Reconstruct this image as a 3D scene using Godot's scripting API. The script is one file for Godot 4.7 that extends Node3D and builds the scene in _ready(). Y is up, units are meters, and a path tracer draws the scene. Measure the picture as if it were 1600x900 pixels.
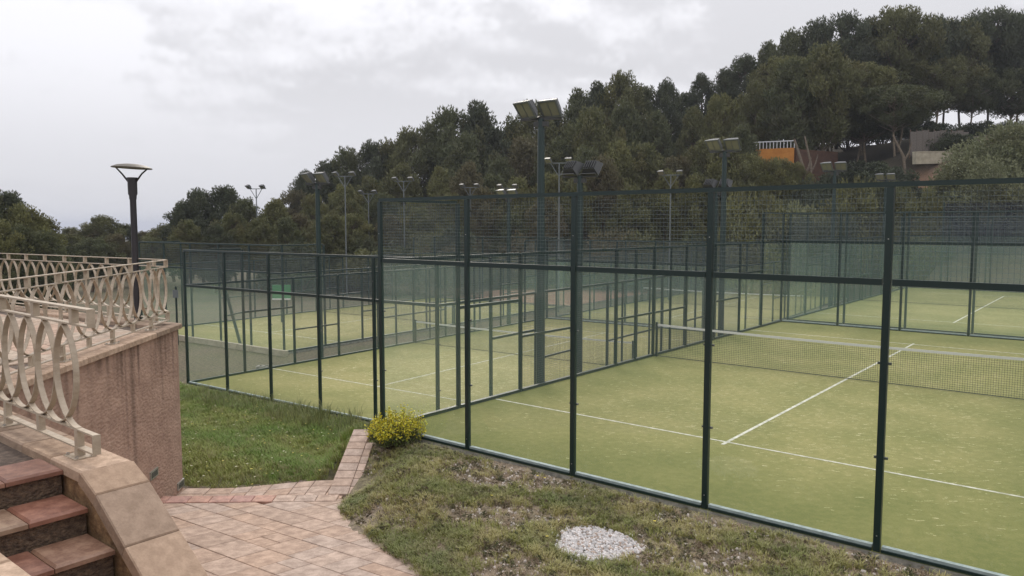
extends Node3D

# ---------------------------------------------------------------- frames of reference
# Court frame "A" (the big court in front) and "B" (the lower court beside it): u runs along the end wall, v away from the viewer.
const AX := -2.2905
const AZ := -13.4027
const AT := 0.6822
const BX := -9.825
const BZ := -23.02
const BT := 0.62
const LB := -1.19
const CW := 10.2
const CL := 19.6

func AW(u: float, v: float, y := 0.0) -> Vector3:
	return Vector3(AX + u * cos(AT) + v * sin(AT), y, AZ + u * sin(AT) - v * cos(AT))
func BW(u: float, v: float, y := LB) -> Vector3:
	return Vector3(BX + u * cos(BT) + v * sin(BT), y, BZ + u * sin(BT) - v * cos(BT))
func to_a(x: float, z: float) -> Vector2:
	var a := x - AX
	var b := z - AZ
	return Vector2(a * cos(AT) + b * sin(AT), a * sin(AT) - b * cos(AT))
func to_b(x: float, z: float) -> Vector2:
	var a := x - BX
	var b := z - BZ
	return Vector2(a * cos(BT) + b * sin(BT), a * sin(BT) - b * cos(BT))

# ---------------------------------------------------------------- mesh collecting
class MB:
	var v := PackedVector3Array()
	var n := PackedVector3Array()
	var t := PackedVector2Array()
	var c := PackedColorArray()
	var col := Color(1, 1, 1)
	func tri(a: Vector3, b: Vector3, d: Vector3, ua := Vector2.ZERO, ub := Vector2.ZERO, ud := Vector2.ZERO) -> void:
		# a, b, d run counter-clockwise seen from outside
		var nn := (b - a).cross(d - a)
		nn = nn.normalized() if nn.length_squared() > 1e-18 else Vector3.UP
		v.append(a); v.append(d); v.append(b)
		n.append(nn); n.append(nn); n.append(nn)
		t.append(ua); t.append(ud); t.append(ub)
		c.append(col); c.append(col); c.append(col)
	func trin(a: Vector3, b: Vector3, d: Vector3, na: Vector3, nb: Vector3, nd: Vector3, ua := Vector2.ZERO, ub := Vector2.ZERO, ud := Vector2.ZERO) -> void:
		v.append(a); v.append(d); v.append(b)
		n.append(na); n.append(nd); n.append(nb)
		t.append(ua); t.append(ud); t.append(ub)
		c.append(col); c.append(col); c.append(col)
	func quad(a: Vector3, b: Vector3, d: Vector3, e: Vector3, u0 := Vector2.ZERO, u1 := Vector2.ONE) -> void:
		tri(a, b, d, u0, Vector2(u1.x, u0.y), u1)
		tri(a, d, e, u0, u1, Vector2(u0.x, u1.y))
	func box(o: Vector3, x: Vector3, y: Vector3, z: Vector3) -> void:
		# o the centre; x, y, z half axes, right-handed
		var p := func(i: float, j: float, k: float) -> Vector3: return o + x * i + y * j + z * k
		quad(p.call(-1, -1, 1), p.call(1, -1, 1), p.call(1, 1, 1), p.call(-1, 1, 1))
		quad(p.call(1, -1, -1), p.call(-1, -1, -1), p.call(-1, 1, -1), p.call(1, 1, -1))
		quad(p.call(1, -1, 1), p.call(1, -1, -1), p.call(1, 1, -1), p.call(1, 1, 1))
		quad(p.call(-1, -1, -1), p.call(-1, -1, 1), p.call(-1, 1, 1), p.call(-1, 1, -1))
		quad(p.call(-1, 1, 1), p.call(1, 1, 1), p.call(1, 1, -1), p.call(-1, 1, -1))
		quad(p.call(-1, -1, -1), p.call(1, -1, -1), p.call(1, -1, 1), p.call(-1, -1, 1))
	func slab(o: Vector3, x: Vector3, y: Vector3, z: Vector3, ch := 0.006) -> void:
		# a box whose top edges are chamfered by ch
		var lx := x.length()
		var ly := y.length()
		var lz := z.length()
		var ix := x * (1.0 - ch / lx)
		var iz := z * (1.0 - ch / lz)
		var iy := y * (1.0 - ch / ly)
		var b := [o - x - y + z, o + x - y + z, o + x - y - z, o - x - y - z]
		var m := [o - x + iy + z, o + x + iy + z, o + x + iy - z, o - x + iy - z]
		var tt := [o - ix + y + iz, o + ix + y + iz, o + ix + y - iz, o - ix + y - iz]
		for i in 4:
			var j := (i + 1) % 4
			quad(b[i], b[j], m[j], m[i])
			quad(m[i], m[j], tt[j], tt[i])
		quad(tt[0], tt[1], tt[2], tt[3])
		quad(b[3], b[2], b[1], b[0])
	func bar(a: Vector3, b: Vector3, w: float, h: float, up := Vector3.UP) -> void:
		var d := b - a
		var l := d.length()
		if l < 1e-6: return
		d /= l
		var s := d.cross(up)
		s = s.normalized() if s.length_squared() > 1e-6 else d.cross(Vector3.RIGHT).normalized()
		var y := s.cross(d).normalized()
		box((a + b) * 0.5, d * l * 0.5, y * h * 0.5, s * w * 0.5)
	func wire(a: Vector3, b: Vector3, w: float) -> void:
		# three-sided thin rod
		var d := (b - a).normalized()
		var s := d.cross(Vector3.UP)
		if s.length_squared() < 1e-4: s = d.cross(Vector3.RIGHT)
		s = s.normalized()
		var y := s.cross(d)
		var r := w * 0.5
		var o := [y * r * 1.0, (s * 0.866 - y * 0.5) * r, (-s * 0.866 - y * 0.5) * r]
		for i in 3:
			var j := (i + 1) % 3
			quad(a + o[i], a + o[j], b + o[j], b + o[i])
	func tube(pts: Array, rad: Array, k := 8, capped := true) -> void:
		var rings := []
		var nrm := []
		var prev := Vector3.RIGHT
		for i in pts.size():
			var d: Vector3 = (pts[min(i + 1, pts.size() - 1)] - pts[max(i - 1, 0)]).normalized()
			var s := prev - d * prev.dot(d)
			if s.length_squared() < 1e-4: s = d.cross(Vector3.FORWARD)
			s = s.normalized()
			prev = s
			var y := d.cross(s)
			var ring := []
			var nr := []
			for j in k:
				var an := TAU * j / k
				var q := s * cos(an) + y * sin(an)
				ring.append(pts[i] + q * rad[i])
				nr.append(q)
			rings.append(ring)
			nrm.append(nr)
		for i in pts.size() - 1:
			for j in k:
				var e := (j + 1) % k
				var a: Vector3 = rings[i][j]
				var b: Vector3 = rings[i][e]
				var cc: Vector3 = rings[i + 1][e]
				var dd: Vector3 = rings[i + 1][j]
				var uva := Vector2(float(j) / k, i)
				trin(a, b, cc, nrm[i][j], nrm[i][e], nrm[i + 1][e], uva, uva + Vector2(1.0 / k, 0), uva + Vector2(1.0 / k, 1))
				trin(a, cc, dd, nrm[i][j], nrm[i + 1][e], nrm[i + 1][j], uva, uva + Vector2(1.0 / k, 1), uva + Vector2(0, 1))
		if capped:
			for j in k:
				var e2 := (j + 1) % k
				tri(pts[0], rings[0][e2], rings[0][j])
				var q2 := rings.size() - 1
				tri(pts[q2], rings[q2][j], rings[q2][e2])
	func mesh() -> ArrayMesh:
		var a := []
		a.resize(Mesh.ARRAY_MAX)
		a[Mesh.ARRAY_VERTEX] = v
		a[Mesh.ARRAY_NORMAL] = n
		a[Mesh.ARRAY_TEX_UV] = t
		a[Mesh.ARRAY_COLOR] = c
		var m := ArrayMesh.new()
		m.add_surface_from_arrays(Mesh.PRIMITIVE_TRIANGLES, a)
		return m

var rng := RandomNumberGenerator.new()
var M := {}
var unit_box: ArrayMesh
var wire_cache := {}
var numbers := {}

func numbered(called: String) -> String:
	var k: int = numbers.get(called, 0)
	numbers[called] = k + 1
	return called if k == 0 else "%s_%03d" % [called, k]
func put(called: String, mesh: Mesh, mat: Material, parent: Node) -> MeshInstance3D:
	var o := MeshInstance3D.new()
	o.name = numbered(called) if parent == self else called
	o.mesh = mesh
	o.material_override = mat
	parent.add_child(o, true)
	return o
func thing(called: String, label: String, category: String, at := Vector3.ZERO, group := "") -> Node3D:
	var o := Node3D.new()
	o.name = numbered(called)
	add_child(o)
	o.position = at
	tag(o, label, category, group)
	return o
func tag(o: Node, label := "", category := "", group := "", kind := "") -> void:
	if label: o.set_meta("label", label)
	if category: o.set_meta("category", category)
	if group: o.set_meta("group", group)
	if kind: o.set_meta("kind", kind)
func ground_sheet(called: String, mesh: Mesh, mat: Material, label: String, category := "ground") -> MeshInstance3D:
	var o := put(called, mesh, mat, self)
	tag(o, label, category, "", "structure")
	return o
# a unit box stretched between two points, as a part
func bar_part(called: String, a: Vector3, b: Vector3, w: float, h: float, mat: Material, parent: Node3D, up := Vector3.UP) -> MeshInstance3D:
	var o := put(called, unit_box, mat, parent)
	var d := b - a
	var l := d.length()
	d /= l
	var s := d.cross(up)
	s = s.normalized() if s.length_squared() > 1e-6 else d.cross(Vector3.FORWARD).normalized()
	var y := s.cross(d).normalized()
	o.transform = Transform3D(Basis(d * l, y * h, s * w), (a + b) * 0.5 - parent.position)
	return o
# a square post whose faces follow direction "along"
func post_part(called: String, foot: Vector3, height: float, w: float, dp: float, along: Vector3, mat: Material, parent: Node3D) -> MeshInstance3D:
	var o := put(called, unit_box, mat, parent)
	var z := along.cross(Vector3.UP).normalized()
	o.transform = Transform3D(Basis(along * w, Vector3.UP * height, z * dp), foot + Vector3.UP * height * 0.5 - parent.position)
	return o

# ---------------------------------------------------------------- textures and materials
func lin(r: float, g: float, b: float) -> Color:
	return Color(r, g, b).linear_to_srgb()
func grain_texture(sd: int, freq: float, low: Color, high: Color, px := 512, oct := 5, spots := 0.0, spot := Color(1, 1, 1)) -> ImageTexture:
	var f := FastNoiseLite.new()
	f.seed = sd
	f.noise_type = FastNoiseLite.TYPE_SIMPLEX_SMOOTH
	f.frequency = freq
	f.fractal_octaves = oct
	f.fractal_gain = 0.6
	var g := f.get_seamless_image(px, px)
	g.convert(Image.FORMAT_L8)
	var src := g.get_data()
	f.seed = sd + 77
	f.frequency = freq * 6.0
	var g2 := f.get_seamless_image(px, px)
	g2.convert(Image.FORMAT_L8)
	var src2 := g2.get_data()
	var out := PackedByteArray()
	out.resize(px * px * 3)
	for i in px * px:
		var k := clampf((src[i] / 255.0 - 0.5) * 1.5 + 0.5 + (src2[i] / 255.0 - 0.5) * 0.7, 0.0, 1.0)
		var col := low.lerp(high, k)
		if spots > 0.0 and src2[i] / 255.0 > 1.0 - spots:
			col = col.lerp(spot, 0.6)
		out[i * 3] = int(col.r * 255.0)
		out[i * 3 + 1] = int(col.g * 255.0)
		out[i * 3 + 2] = int(col.b * 255.0)
	var im := Image.create_from_data(px, px, false, Image.FORMAT_RGB8, out)
	return ImageTexture.create_from_image(im)
func bump_texture(sd: int, freq: float, px := 512) -> ImageTexture:
	var f := FastNoiseLite.new()
	f.seed = sd
	f.frequency = freq
	f.fractal_octaves = 4
	var g := f.get_seamless_image(px, px)
	return ImageTexture.create_from_image(g)
func plain(col: Color, rough := 0.8, metal := 0.0) -> StandardMaterial3D:
	var m := StandardMaterial3D.new()
	m.albedo_color = col
	m.roughness = rough
	m.metallic = metal
	return m
func rocky(tex: Texture2D, scale: float, rough := 0.9, bump: Texture2D = null, bump_cm := 0.0, tint := Color(1, 1, 1), world := true) -> StandardMaterial3D:
	var m := StandardMaterial3D.new()
	m.albedo_texture = tex
	m.albedo_color = tint
	m.roughness = rough
	m.uv1_triplanar = true
	m.uv1_world_triplanar = world
	m.uv1_scale = Vector3.ONE * scale
	if bump:
		m.heightmap_enabled = true
		m.heightmap_texture = bump
		m.heightmap_scale = bump_cm
	return m
func leafy(col: Color, back := 0.35, rough := 0.7) -> StandardMaterial3D:
	var m := StandardMaterial3D.new()
	m.albedo_color = col
	m.vertex_color_use_as_albedo = true
	m.roughness = rough
	m.cull_mode = BaseMaterial3D.CULL_DISABLED
	m.backlight_enabled = true
	m.backlight = Color(back, back, back * 0.7)
	return m

# synthetic turf with sand worked into it: 1 texel is about 16 mm
func turf_texture(sandy: float, w: int) -> ImageTexture:
	var h := w * 2
	var q0 := 640.0 / w
	var f := FastNoiseLite.new()
	f.seed = 5
	f.frequency = 0.007 * q0
	f.fractal_octaves = 4
	var f2 := FastNoiseLite.new()
	f2.seed = 9
	f2.frequency = 0.09 * q0
	f2.fractal_octaves = 3
	var f3 := FastNoiseLite.new()
	f3.seed = 31
	f3.frequency = 0.5 * q0
	f3.fractal_octaves = 2
	var a := f.get_image(w, h)
	a.convert(Image.FORMAT_L8)
	var b := f2.get_image(w, h)
	b.convert(Image.FORMAT_L8)
	var e := f3.get_image(w, h)
	e.convert(Image.FORMAT_L8)
	var da := a.get_data()
	var db := b.get_data()
	var de := e.get_data()
	var green := Color(0.385, 0.405, 0.160)
	var sand := Color(0.58, 0.55, 0.335)
	var out := PackedByteArray()
	out.resize(w * h * 3)
	for y in h:
		# the sand that players kick about lies in the middle of the court; it thins out where nobody runs, along the walls
		var ey := minf(y, h - 1 - y) / (0.305 * w)
		for x in w:
			var i := y * w + x
			var ex := minf(x, w - 1 - x) / (0.203 * w)
			var played := clampf(minf(ey, ex), 0.0, 1.0)
			var k := 0.12 + sandy + 0.42 * played + (da[i] / 255.0 - 0.5) * 0.5 + (db[i] / 255.0 - 0.5) * 0.4 + (de[i] / 255.0 - 0.5) * 0.40
			var col := green.lerp(sand, clampf(k, 0.0, 1.0))
			out[i * 3] = int(col.r * 255.0)
			out[i * 3 + 1] = int(col.g * 255.0)
			out[i * 3 + 2] = int(col.b * 255.0)
	var im := Image.create_from_data(w, h, false, Image.FORMAT_RGB8, out)
	# little dashes of loose pale sand
	var r := RandomNumberGenerator.new()
	r.seed = 44
	for i in 15000:
		var cx := r.randf()
		var x0 := int(cx * w)
		var y0 := int(r.randf() * h)
		var edge := minf(minf(x0, w - x0), minf(y0, h - y0) * 0.6) * 10.2 / w
		if r.randf() > clampf((edge - 0.4) / 2.4, 0.03, 1.0): continue
		var len := r.randi_range(2, 9)
		var tall := 1 if i % 4 else 2
		var tone := sand.lerp(Color(0.90, 0.87, 0.74), r.randf_range(0.35, 1.0))
		for q in len:
			var xx := x0 + q
			var yy := y0 + int(q * (0.84 + 0.5 * sin(i * 1.7)))
			for p in tall:
				if xx >= 0 and xx < w and yy + p >= 0 and yy + p < h and r.randf() < 0.75:
					im.set_pixel(xx, yy + p, im.get_pixel(xx, yy + p).lerp(tone, 0.8))
	return ImageTexture.create_from_image(im)

# stucco with rain runs below the coping; u is metres along the wall / 6, v metres down / 3.2
func stucco_texture() -> ImageTexture:
	var w := 768
	var h := 512
	var f := FastNoiseLite.new()
	f.seed = 12
	f.frequency = 0.05
	f.fractal_octaves = 5
	f.fractal_gain = 0.65
	var a := f.get_image(w, h)
	a.convert(Image.FORMAT_L8)
	var d := a.get_data()
	f.seed = 19
	f.frequency = 0.011
	f.fractal_octaves = 4
	var b := f.get_image(w, h)
	b.convert(Image.FORMAT_L8)
	var db := b.get_data()
	var r := RandomNumberGenerator.new()
	r.seed = 8
	var runs := []
	for i in 46:
		runs.append([r.randf() * w, r.randf_range(3.0, 12.0), r.randf_range(0.06, 0.26) if i % 7 else r.randf_range(0.4, 0.9), r.randf_range(0.25, 0.6) if i % 7 else r.randf_range(0.12, 0.3)])
	runs.append([0.30 * w, 11.0, 0.95, 0.6])
	runs.append([0.335 * w, 5.0, 0.7, 0.35])
	runs.append([0.12 * w, 9.0, 0.4, 0.45])
	var column := PackedFloat32Array()
	var out := PackedByteArray()
	out.resize(w * h * 3)
	var base := Color(0.575, 0.465, 0.40)
	var pale := Color(0.70, 0.585, 0.51)
	var dirt := Color(0.28, 0.21, 0.17)
	for x in w:
		var near := []
		for q in runs:
			if absf(x - q[0]) < q[1] * 2.0: near.append(q)
		for y in h:
			var i := y * w + x
			var k := clampf(d[i] / 255.0 * 0.65 + (db[i] / 255.0 - 0.5) * 0.9 + 0.15, 0.0, 1.0)
			var col := base.lerp(pale, k)
			var s := 0.0
			for q in near:
				var reach: float = q[2] * h
				var across: float = absf(x + (d[i] / 255.0 - 0.5) * 6.0 - q[0]) / q[1]
				if y < reach and across < 1.5:
					s += q[3] * exp(-across * across * 1.6) * (1.0 - pow(y / reach, 2.0)) * (0.55 + 0.9 * (d[i] / 255.0 - 0.25))
			col = col.lerp(dirt, clampf(s, 0.0, 0.72))
			out[i * 3] = int(col.r * 255.0)
			out[i * 3 + 1] = int(col.g * 255.0)
			out[i * 3 + 2] = int(col.b * 255.0)
	return ImageTexture.create_from_image(Image.create_from_data(w, h, false, Image.FORMAT_RGB8, out))

func make_materials() -> void:
	M.green = plain(lin(0.005, 0.0195, 0.0185), 0.34)
	M.green_far = plain(lin(0.008, 0.025, 0.0235), 0.42)
	M.wire = plain(lin(0.075, 0.10, 0.096), 0.4)
	M.net = plain(lin(0.02, 0.025, 0.02), 0.8)
	M.bolt = plain(lin(0.5, 0.5, 0.48), 0.35, 0.8)
	M.glass = StandardMaterial3D.new()
	M.glass.albedo_color = Color(0.72, 0.88, 0.80, 0.065)
	M.glass.roughness = 0.03
	M.glass.transparency = BaseMaterial3D.TRANSPARENCY_ALPHA
	M.glass.metallic_specular = 0.5
	M.turf = StandardMaterial3D.new()
	M.turf.albedo_texture = turf_texture(0.0, 1024)
	M.turf.roughness = 0.95
	M.turf_sandy = M.turf.duplicate()
	M.turf_sandy.albedo_texture = turf_texture(0.34, 640)
	M.line = rocky(grain_texture(41, 0.03, Color(0.66, 0.66, 0.58), Color(0.86, 0.86, 0.80), 256), 0.8, 0.9)
	M.band = plain(lin(0.62, 0.62, 0.60), 0.85)
	M.concrete = rocky(grain_texture(3, 0.02, Color(0.42, 0.41, 0.38), Color(0.66, 0.65, 0.61), 512), 0.6, 0.95)
	M.sky_sheen = rocky(grain_texture(4, 0.03, Color(0.48, 0.53, 0.52), Color(0.62, 0.67, 0.66), 256), 0.8, 0.7)  # pale tone painted as the sky reflected on the sill top
	M.rail = rocky(grain_texture(6, 0.03, Color(0.61, 0.55, 0.475), Color(0.71, 0.65, 0.57), 256, 4), 1.3, 0.58, null, 0.0, Color(1, 1, 1))
	M.black = plain(lin(0.018, 0.015, 0.018), 0.45)
	M.shade_top = plain(lin(0.09, 0.076, 0.056), 0.55)
	M.shade_under = plain(lin(0.42, 0.38, 0.30), 0.6)
	M.lens = plain(lin(0.22, 0.22, 0.17), 0.25)
	M.housing = plain(lin(0.035, 0.036, 0.036), 0.45)
	M.galv = plain(lin(0.13, 0.145, 0.15), 0.5, 0.2)
	var fine := bump_texture(21, 0.12)
	M.stucco = StandardMaterial3D.new()
	M.stucco.albedo_texture = stucco_texture()
	M.stucco.roughness = 0.95
	M.stucco.heightmap_enabled = true
	M.stucco.heightmap_texture = fine
	M.stucco.heightmap_scale = 1.2
	M.stucco_plain = rocky(grain_texture(52, 0.02, Color(0.58, 0.44, 0.36), Color(0.69, 0.55, 0.46), 512), 0.5, 0.95, fine, 0.8)
	M.sandstone = []
	M.paver = []
	M.terracotta = []
	M.deck = []
	var ts := grain_texture(61, 0.02, Color(0.535, 0.452, 0.38), Color(0.665, 0.575, 0.495), 512, 5, 0.12, Color(0.42, 0.345, 0.29))
	var tp := grain_texture(63, 0.016, Color(0.59, 0.512, 0.46), Color(0.775, 0.69, 0.628), 512, 5, 0.16, Color(0.42, 0.36, 0.32))
	var tt := grain_texture(65, 0.018, Color(0.47, 0.315, 0.25), Color(0.62, 0.455, 0.375), 512, 5, 0.14, Color(0.38, 0.27, 0.22))
	var low := bump_texture(66, 0.03)
	for i in 6:
		var k := 0.86 + 0.056 * i
		M.sandstone.append(rocky(ts, 0.9, 0.9, fine, 0.15, Color(k, k * (0.985 + 0.006 * (i % 3)), k * (0.965 + 0.015 * (i % 3)))))
		var hue: float = [0.02, 0.035, 0.0, 0.04, 0.01, 0.025][i]
		var kp: float = [0.94, 0.91, 0.95, 0.92, 0.965, 0.885][i]
		M.paver.append(rocky(tp, 0.55, 0.86, low, 0.25, Color(minf(kp * (1.0 + hue), 1.0), minf(kp, 1.0), minf(kp * (1.0 - hue), 1.0))))
		M.terracotta.append(rocky(tt, 0.8, 0.5, low, 0.12, Color(k * 1.02 if k < 0.97 else 1.0, k, k)))
		M.deck.append(rocky(tp, 0.6, 0.85, low, 0.12, Color(0.93, 0.885 + 0.012 * i, 0.84 + 0.015 * i)))
	M.step_tile = []
	for i in 3: M.step_tile.append(rocky(tp, 0.7, 0.7, null, 0.0, Color(0.93 - 0.02 * i, 0.80 - 0.02 * i, 0.76)))
	M.joint = rocky(grain_texture(67, 0.05, Color(0.27, 0.225, 0.19), Color(0.40, 0.34, 0.295), 256), 1.0, 0.97)
	M.riser = rocky(grain_texture(70, 0.03, Color(0.24, 0.19, 0.16), Color(0.50, 0.42, 0.34), 512, 5, 0.2, Color(0.14, 0.11, 0.09)), 1.6, 0.97, bump_texture(71, 0.05), 1.5)
	M.soil = StandardMaterial3D.new()
	M.soil.albedo_texture = grain_texture(81, 0.03, Color(0.62, 0.62, 0.62), Color(1, 1, 1), 512, 5)
	M.soil.uv1_triplanar = true
	M.soil.uv1_world_triplanar = true
	M.soil.uv1_scale = Vector3.ONE * 0.45
	M.soil.vertex_color_use_as_albedo = true
	M.soil.roughness = 1.0
	M.soil.heightmap_enabled = true
	M.soil.heightmap_texture = bump_texture(82, 0.06)
	M.soil.heightmap_scale = 2.0
	M.sea = plain(lin(0.30, 0.34, 0.37), 0.35)
	M.bark = rocky(grain_texture(91, 0.04, Color(0.27, 0.22, 0.18), Color(0.47, 0.40, 0.34), 256), 0.8, 0.95)
	M.bark_pale = rocky(grain_texture(92, 0.04, Color(0.42, 0.37, 0.31), Color(0.62, 0.56, 0.48), 256), 0.8, 0.95)
	M.bark_mid = rocky(grain_texture(93, 0.04, Color(0.34, 0.30, 0.255), Color(0.50, 0.45, 0.39), 256), 0.8, 0.95)
	M.needles = []
	for q in [Vector3(0.103, 0.113, 0.052), Vector3(0.128, 0.130, 0.053), Vector3(0.080, 0.092, 0.051), Vector3(0.158, 0.158, 0.060), Vector3(0.134, 0.119, 0.062)]:
		M.needles.append(leafy(lin(q.x, q.y, q.z), 0.45))
	M.shrub_pale = leafy(lin(0.20, 0.21, 0.115), 0.4)
	M.shrub_dark = leafy(lin(0.07, 0.084, 0.046), 0.4)
	M.bush_leaf = leafy(Color(1, 1, 1), 0.4, 0.55)
	M.blade = leafy(Color(1, 1, 1), 0.45, 0.65)
	M.pebble = StandardMaterial3D.new()
	M.pebble.vertex_color_use_as_albedo = true
	M.pebble.roughness = 0.9
	M.orange_wall = rocky(grain_texture(95, 0.02, Color(0.66, 0.43, 0.19), Color(0.74, 0.50, 0.23), 256), 0.3, 0.9)
	M.brown_wall = rocky(grain_texture(96, 0.02, Color(0.27, 0.19, 0.145), Color(0.36, 0.26, 0.20), 256), 0.3, 0.9)
	M.white_wall = rocky(grain_texture(97, 0.02, Color(0.58, 0.55, 0.48), Color(0.70, 0.67, 0.59), 256), 0.3, 0.9)
	M.reed = rocky(grain_texture(98, 0.05, Color(0.30, 0.28, 0.26), Color(0.46, 0.43, 0.40), 256), 0.8, 0.95)
	M.white_paint = plain(lin(0.6, 0.6, 0.6), 0.6)
	M.board_green = plain(lin(0.05, 0.22, 0.09), 0.6)
	M.clay = rocky(grain_texture(99, 0.02, Color(0.52, 0.38, 0.31), Color(0.64, 0.49, 0.41), 256), 0.3, 0.95)
	M.windbreak = plain(Color(0.09, 0.11, 0.22, 0.45), 0.9)
	M.windbreak.transparency = BaseMaterial3D.TRANSPARENCY_ALPHA
	M.windbreak.cull_mode = BaseMaterial3D.CULL_DISABLED

# ---------------------------------------------------------------- sky: a veil of cloud with a brighter thin place where the sun stands
func cloudy_sky() -> ImageTexture:
	var w := 1536
	var h := 768
	var f := FastNoiseLite.new()
	f.seed = 31
	f.noise_type = FastNoiseLite.TYPE_SIMPLEX_SMOOTH
	f.frequency = 0.85
	f.fractal_octaves = 6
	f.fractal_gain = 0.52
	f.domain_warp_enabled = true
	f.domain_warp_amplitude = 0.55
	f.domain_warp_frequency = 0.9
	var g := FastNoiseLite.new()
	g.seed = 61
	g.frequency = 2.6
	g.fractal_octaves = 4
	var im := Image.create(w, h, false, Image.FORMAT_RGBF)
	var sun := Vector3(sin(-0.10) * cos(0.40), sin(0.40), -cos(-0.10) * cos(0.40))
	for y in h:
		var el := (0.5 - (y + 0.5) / h) * PI
		if el < -0.03:
			im.fill_rect(Rect2i(0, y, w, h - y), Color(0.33, 0.34, 0.35))
			break
		for x in w:
			var az := ((x + 0.5) / w) * TAU
			var d := Vector3(-sin(az) * cos(el), sin(el), cos(az) * cos(el))
			# flat cloud sheet seen in perspective: thin bands near the horizon
			var up := maxf(d.y, 0.0) + 0.13
			var p := Vector3(d.x / up, d.z / up, 0.0)
			var n := f.get_noise_3d(p.x * 0.55, p.y * 0.55, 3.0)
			var n2 := g.get_noise_3d(p.x * 0.8, p.y * 0.8, 8.0)
			var veil := smoothstep(0.07, 0.21, el)
			var thick := clampf(0.5 + n * 1.05 + n2 * 0.25, 0.0, 1.0)
			var light := 0.65 + 0.03 * smoothstep(0.0, 0.16, el) + 0.62 * sin(maxf(el, 0.0))
			var cloud := lerpf(1.12, 0.84, smoothstep(0.30, 0.74, thick))
			light *= lerpf(1.0, cloud, veil * 0.9 + 0.1)
			var near_sun := maxf(0.0, d.dot(sun))
			light += 0.10 * pow(near_sun, 8.0) + 0.5 * pow(near_sun, 16.0) * (1.0 - smoothstep(0.36, 0.60, thick)) * veil
			im.set_pixel(x, y, Color(light * 0.952, light * 0.952, light * 1.0))
	return ImageTexture.create_from_image(im)

# ---------------------------------------------------------------- ground
func path_y(z: float) -> float:
	return -0.1 - 0.114 * (-z - 7.86)
func landing_y(x: float) -> float:
	return lerpf(-0.62, -0.485, smoothstep(-4.8, -2.8, x))
func kerb_y(z: float) -> float:
	return lerpf(-0.475, 0.0, clampf((-z - 11.35) / 2.0, 0.0, 1.0))
const EDGE := [[8.0, 9.0], [-2.0, 2.6], [-5.0, 0.85], [-7.86, -1.02], [-8.86, -1.6], [-9.73, -2.13], [-10.44, -2.45], [-11.1, -2.52], [-11.4, -2.46], [-13.3, -2.42], [-13.8, -2.6]]
func edge_x(z: float) -> float:
	if z < -13.8: return -2.6 + 0.8125 * (-z - 13.8)
	for i in EDGE.size() - 1:
		if z <= EDGE[i][0] and z >= EDGE[i + 1][0]:
			return lerpf(EDGE[i][1], EDGE[i + 1][1], (EDGE[i][0] - z) / (EDGE[i][0] - EDGE[i + 1][0]))
	return 9.0
const HILL := [[-90.0, -9.0], [-45.0, -5.0], [-30.0, -3.0], [-20.0, 2.0], [-4.0, 10.0], [11.0, 12.0], [25.0, 13.5], [36.0, 13.5], [60.0, 12.5], [120.0, 12.0]]
func hill_amp(x: float) -> float:
	if x <= HILL[0][0]: return HILL[0][1]
	for i in HILL.size() - 1:
		if x <= HILL[i + 1][0]:
			return lerpf(HILL[i][1], HILL[i + 1][1], (x - HILL[i][0]) / (HILL[i + 1][0] - HILL[i][0]))
	return HILL[HILL.size() - 1][1]
var lump := FastNoiseLite.new()
func ground_y(x: float, z: float) -> float:
	var a := to_a(x, z)
	var b := to_b(x, z)
	var y := 0.0
	if a.y > -0.25:
		var base := -1.27
		y = lerpf(base, -0.07, smoothstep(-0.55, -0.2, a.x))
	else:
		var ex := edge_x(z)
		var left := path_y(z) - 0.07
		if z <= -11.4:
			var bank := lerpf(-0.66, -1.27, smoothstep(-5.6, -0.5, b.y))
			left = lerpf(landing_y(x) - 0.06, bank, smoothstep(-12.15, -14.2, z))
			if z > -12.0: left = minf(left, landing_y(x) - 0.05)
			# the bank climbs a little towards the edging tiles
			if z > -13.6: left = lerpf(left, maxf(left, kerb_y(z) - 0.12), smoothstep(-0.95, -0.35, x - ex) * smoothstep(-12.0, -12.4, z))
		if x < ex:
			y = left
		else:
			var e := path_y(z) if z > -11.4 else kerb_y(z) - 0.02
			var d := x - ex + lump.get_noise_2d(x * 9.0, z * 9.0) * 0.14
			y = lerpf(e - 0.05, e + 0.025, smoothstep(0.0, 0.16, d))
			y = lerpf(y, -0.015 + lump.get_noise_2d(x * 3.0, z * 3.0) * 0.03, smoothstep(0.1, 1.0, d))
		if b.y > -0.3 and b.x < 10.6: y = -1.27
	# the wooded hill behind the courts
	var t := smoothstep(43.0, 80.0, a.y)
	y += t * (hill_amp(x) + lump.get_noise_2d(x, z) * 1.4)
	# the dug bank below the white garden wall
	y += 1.7 * smoothstep(27.0, 31.5, x) * smoothstep(46.0, 41.0, x) * smoothstep(-56.5, -62.5, z) * smoothstep(-73.0, -67.0, z)
	# far off the land falls away to the sea
	var far := smoothstep(115.0, 260.0, Vector2(x, z).length())
	y = lerpf(y, -52.0, far)
	return y
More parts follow.
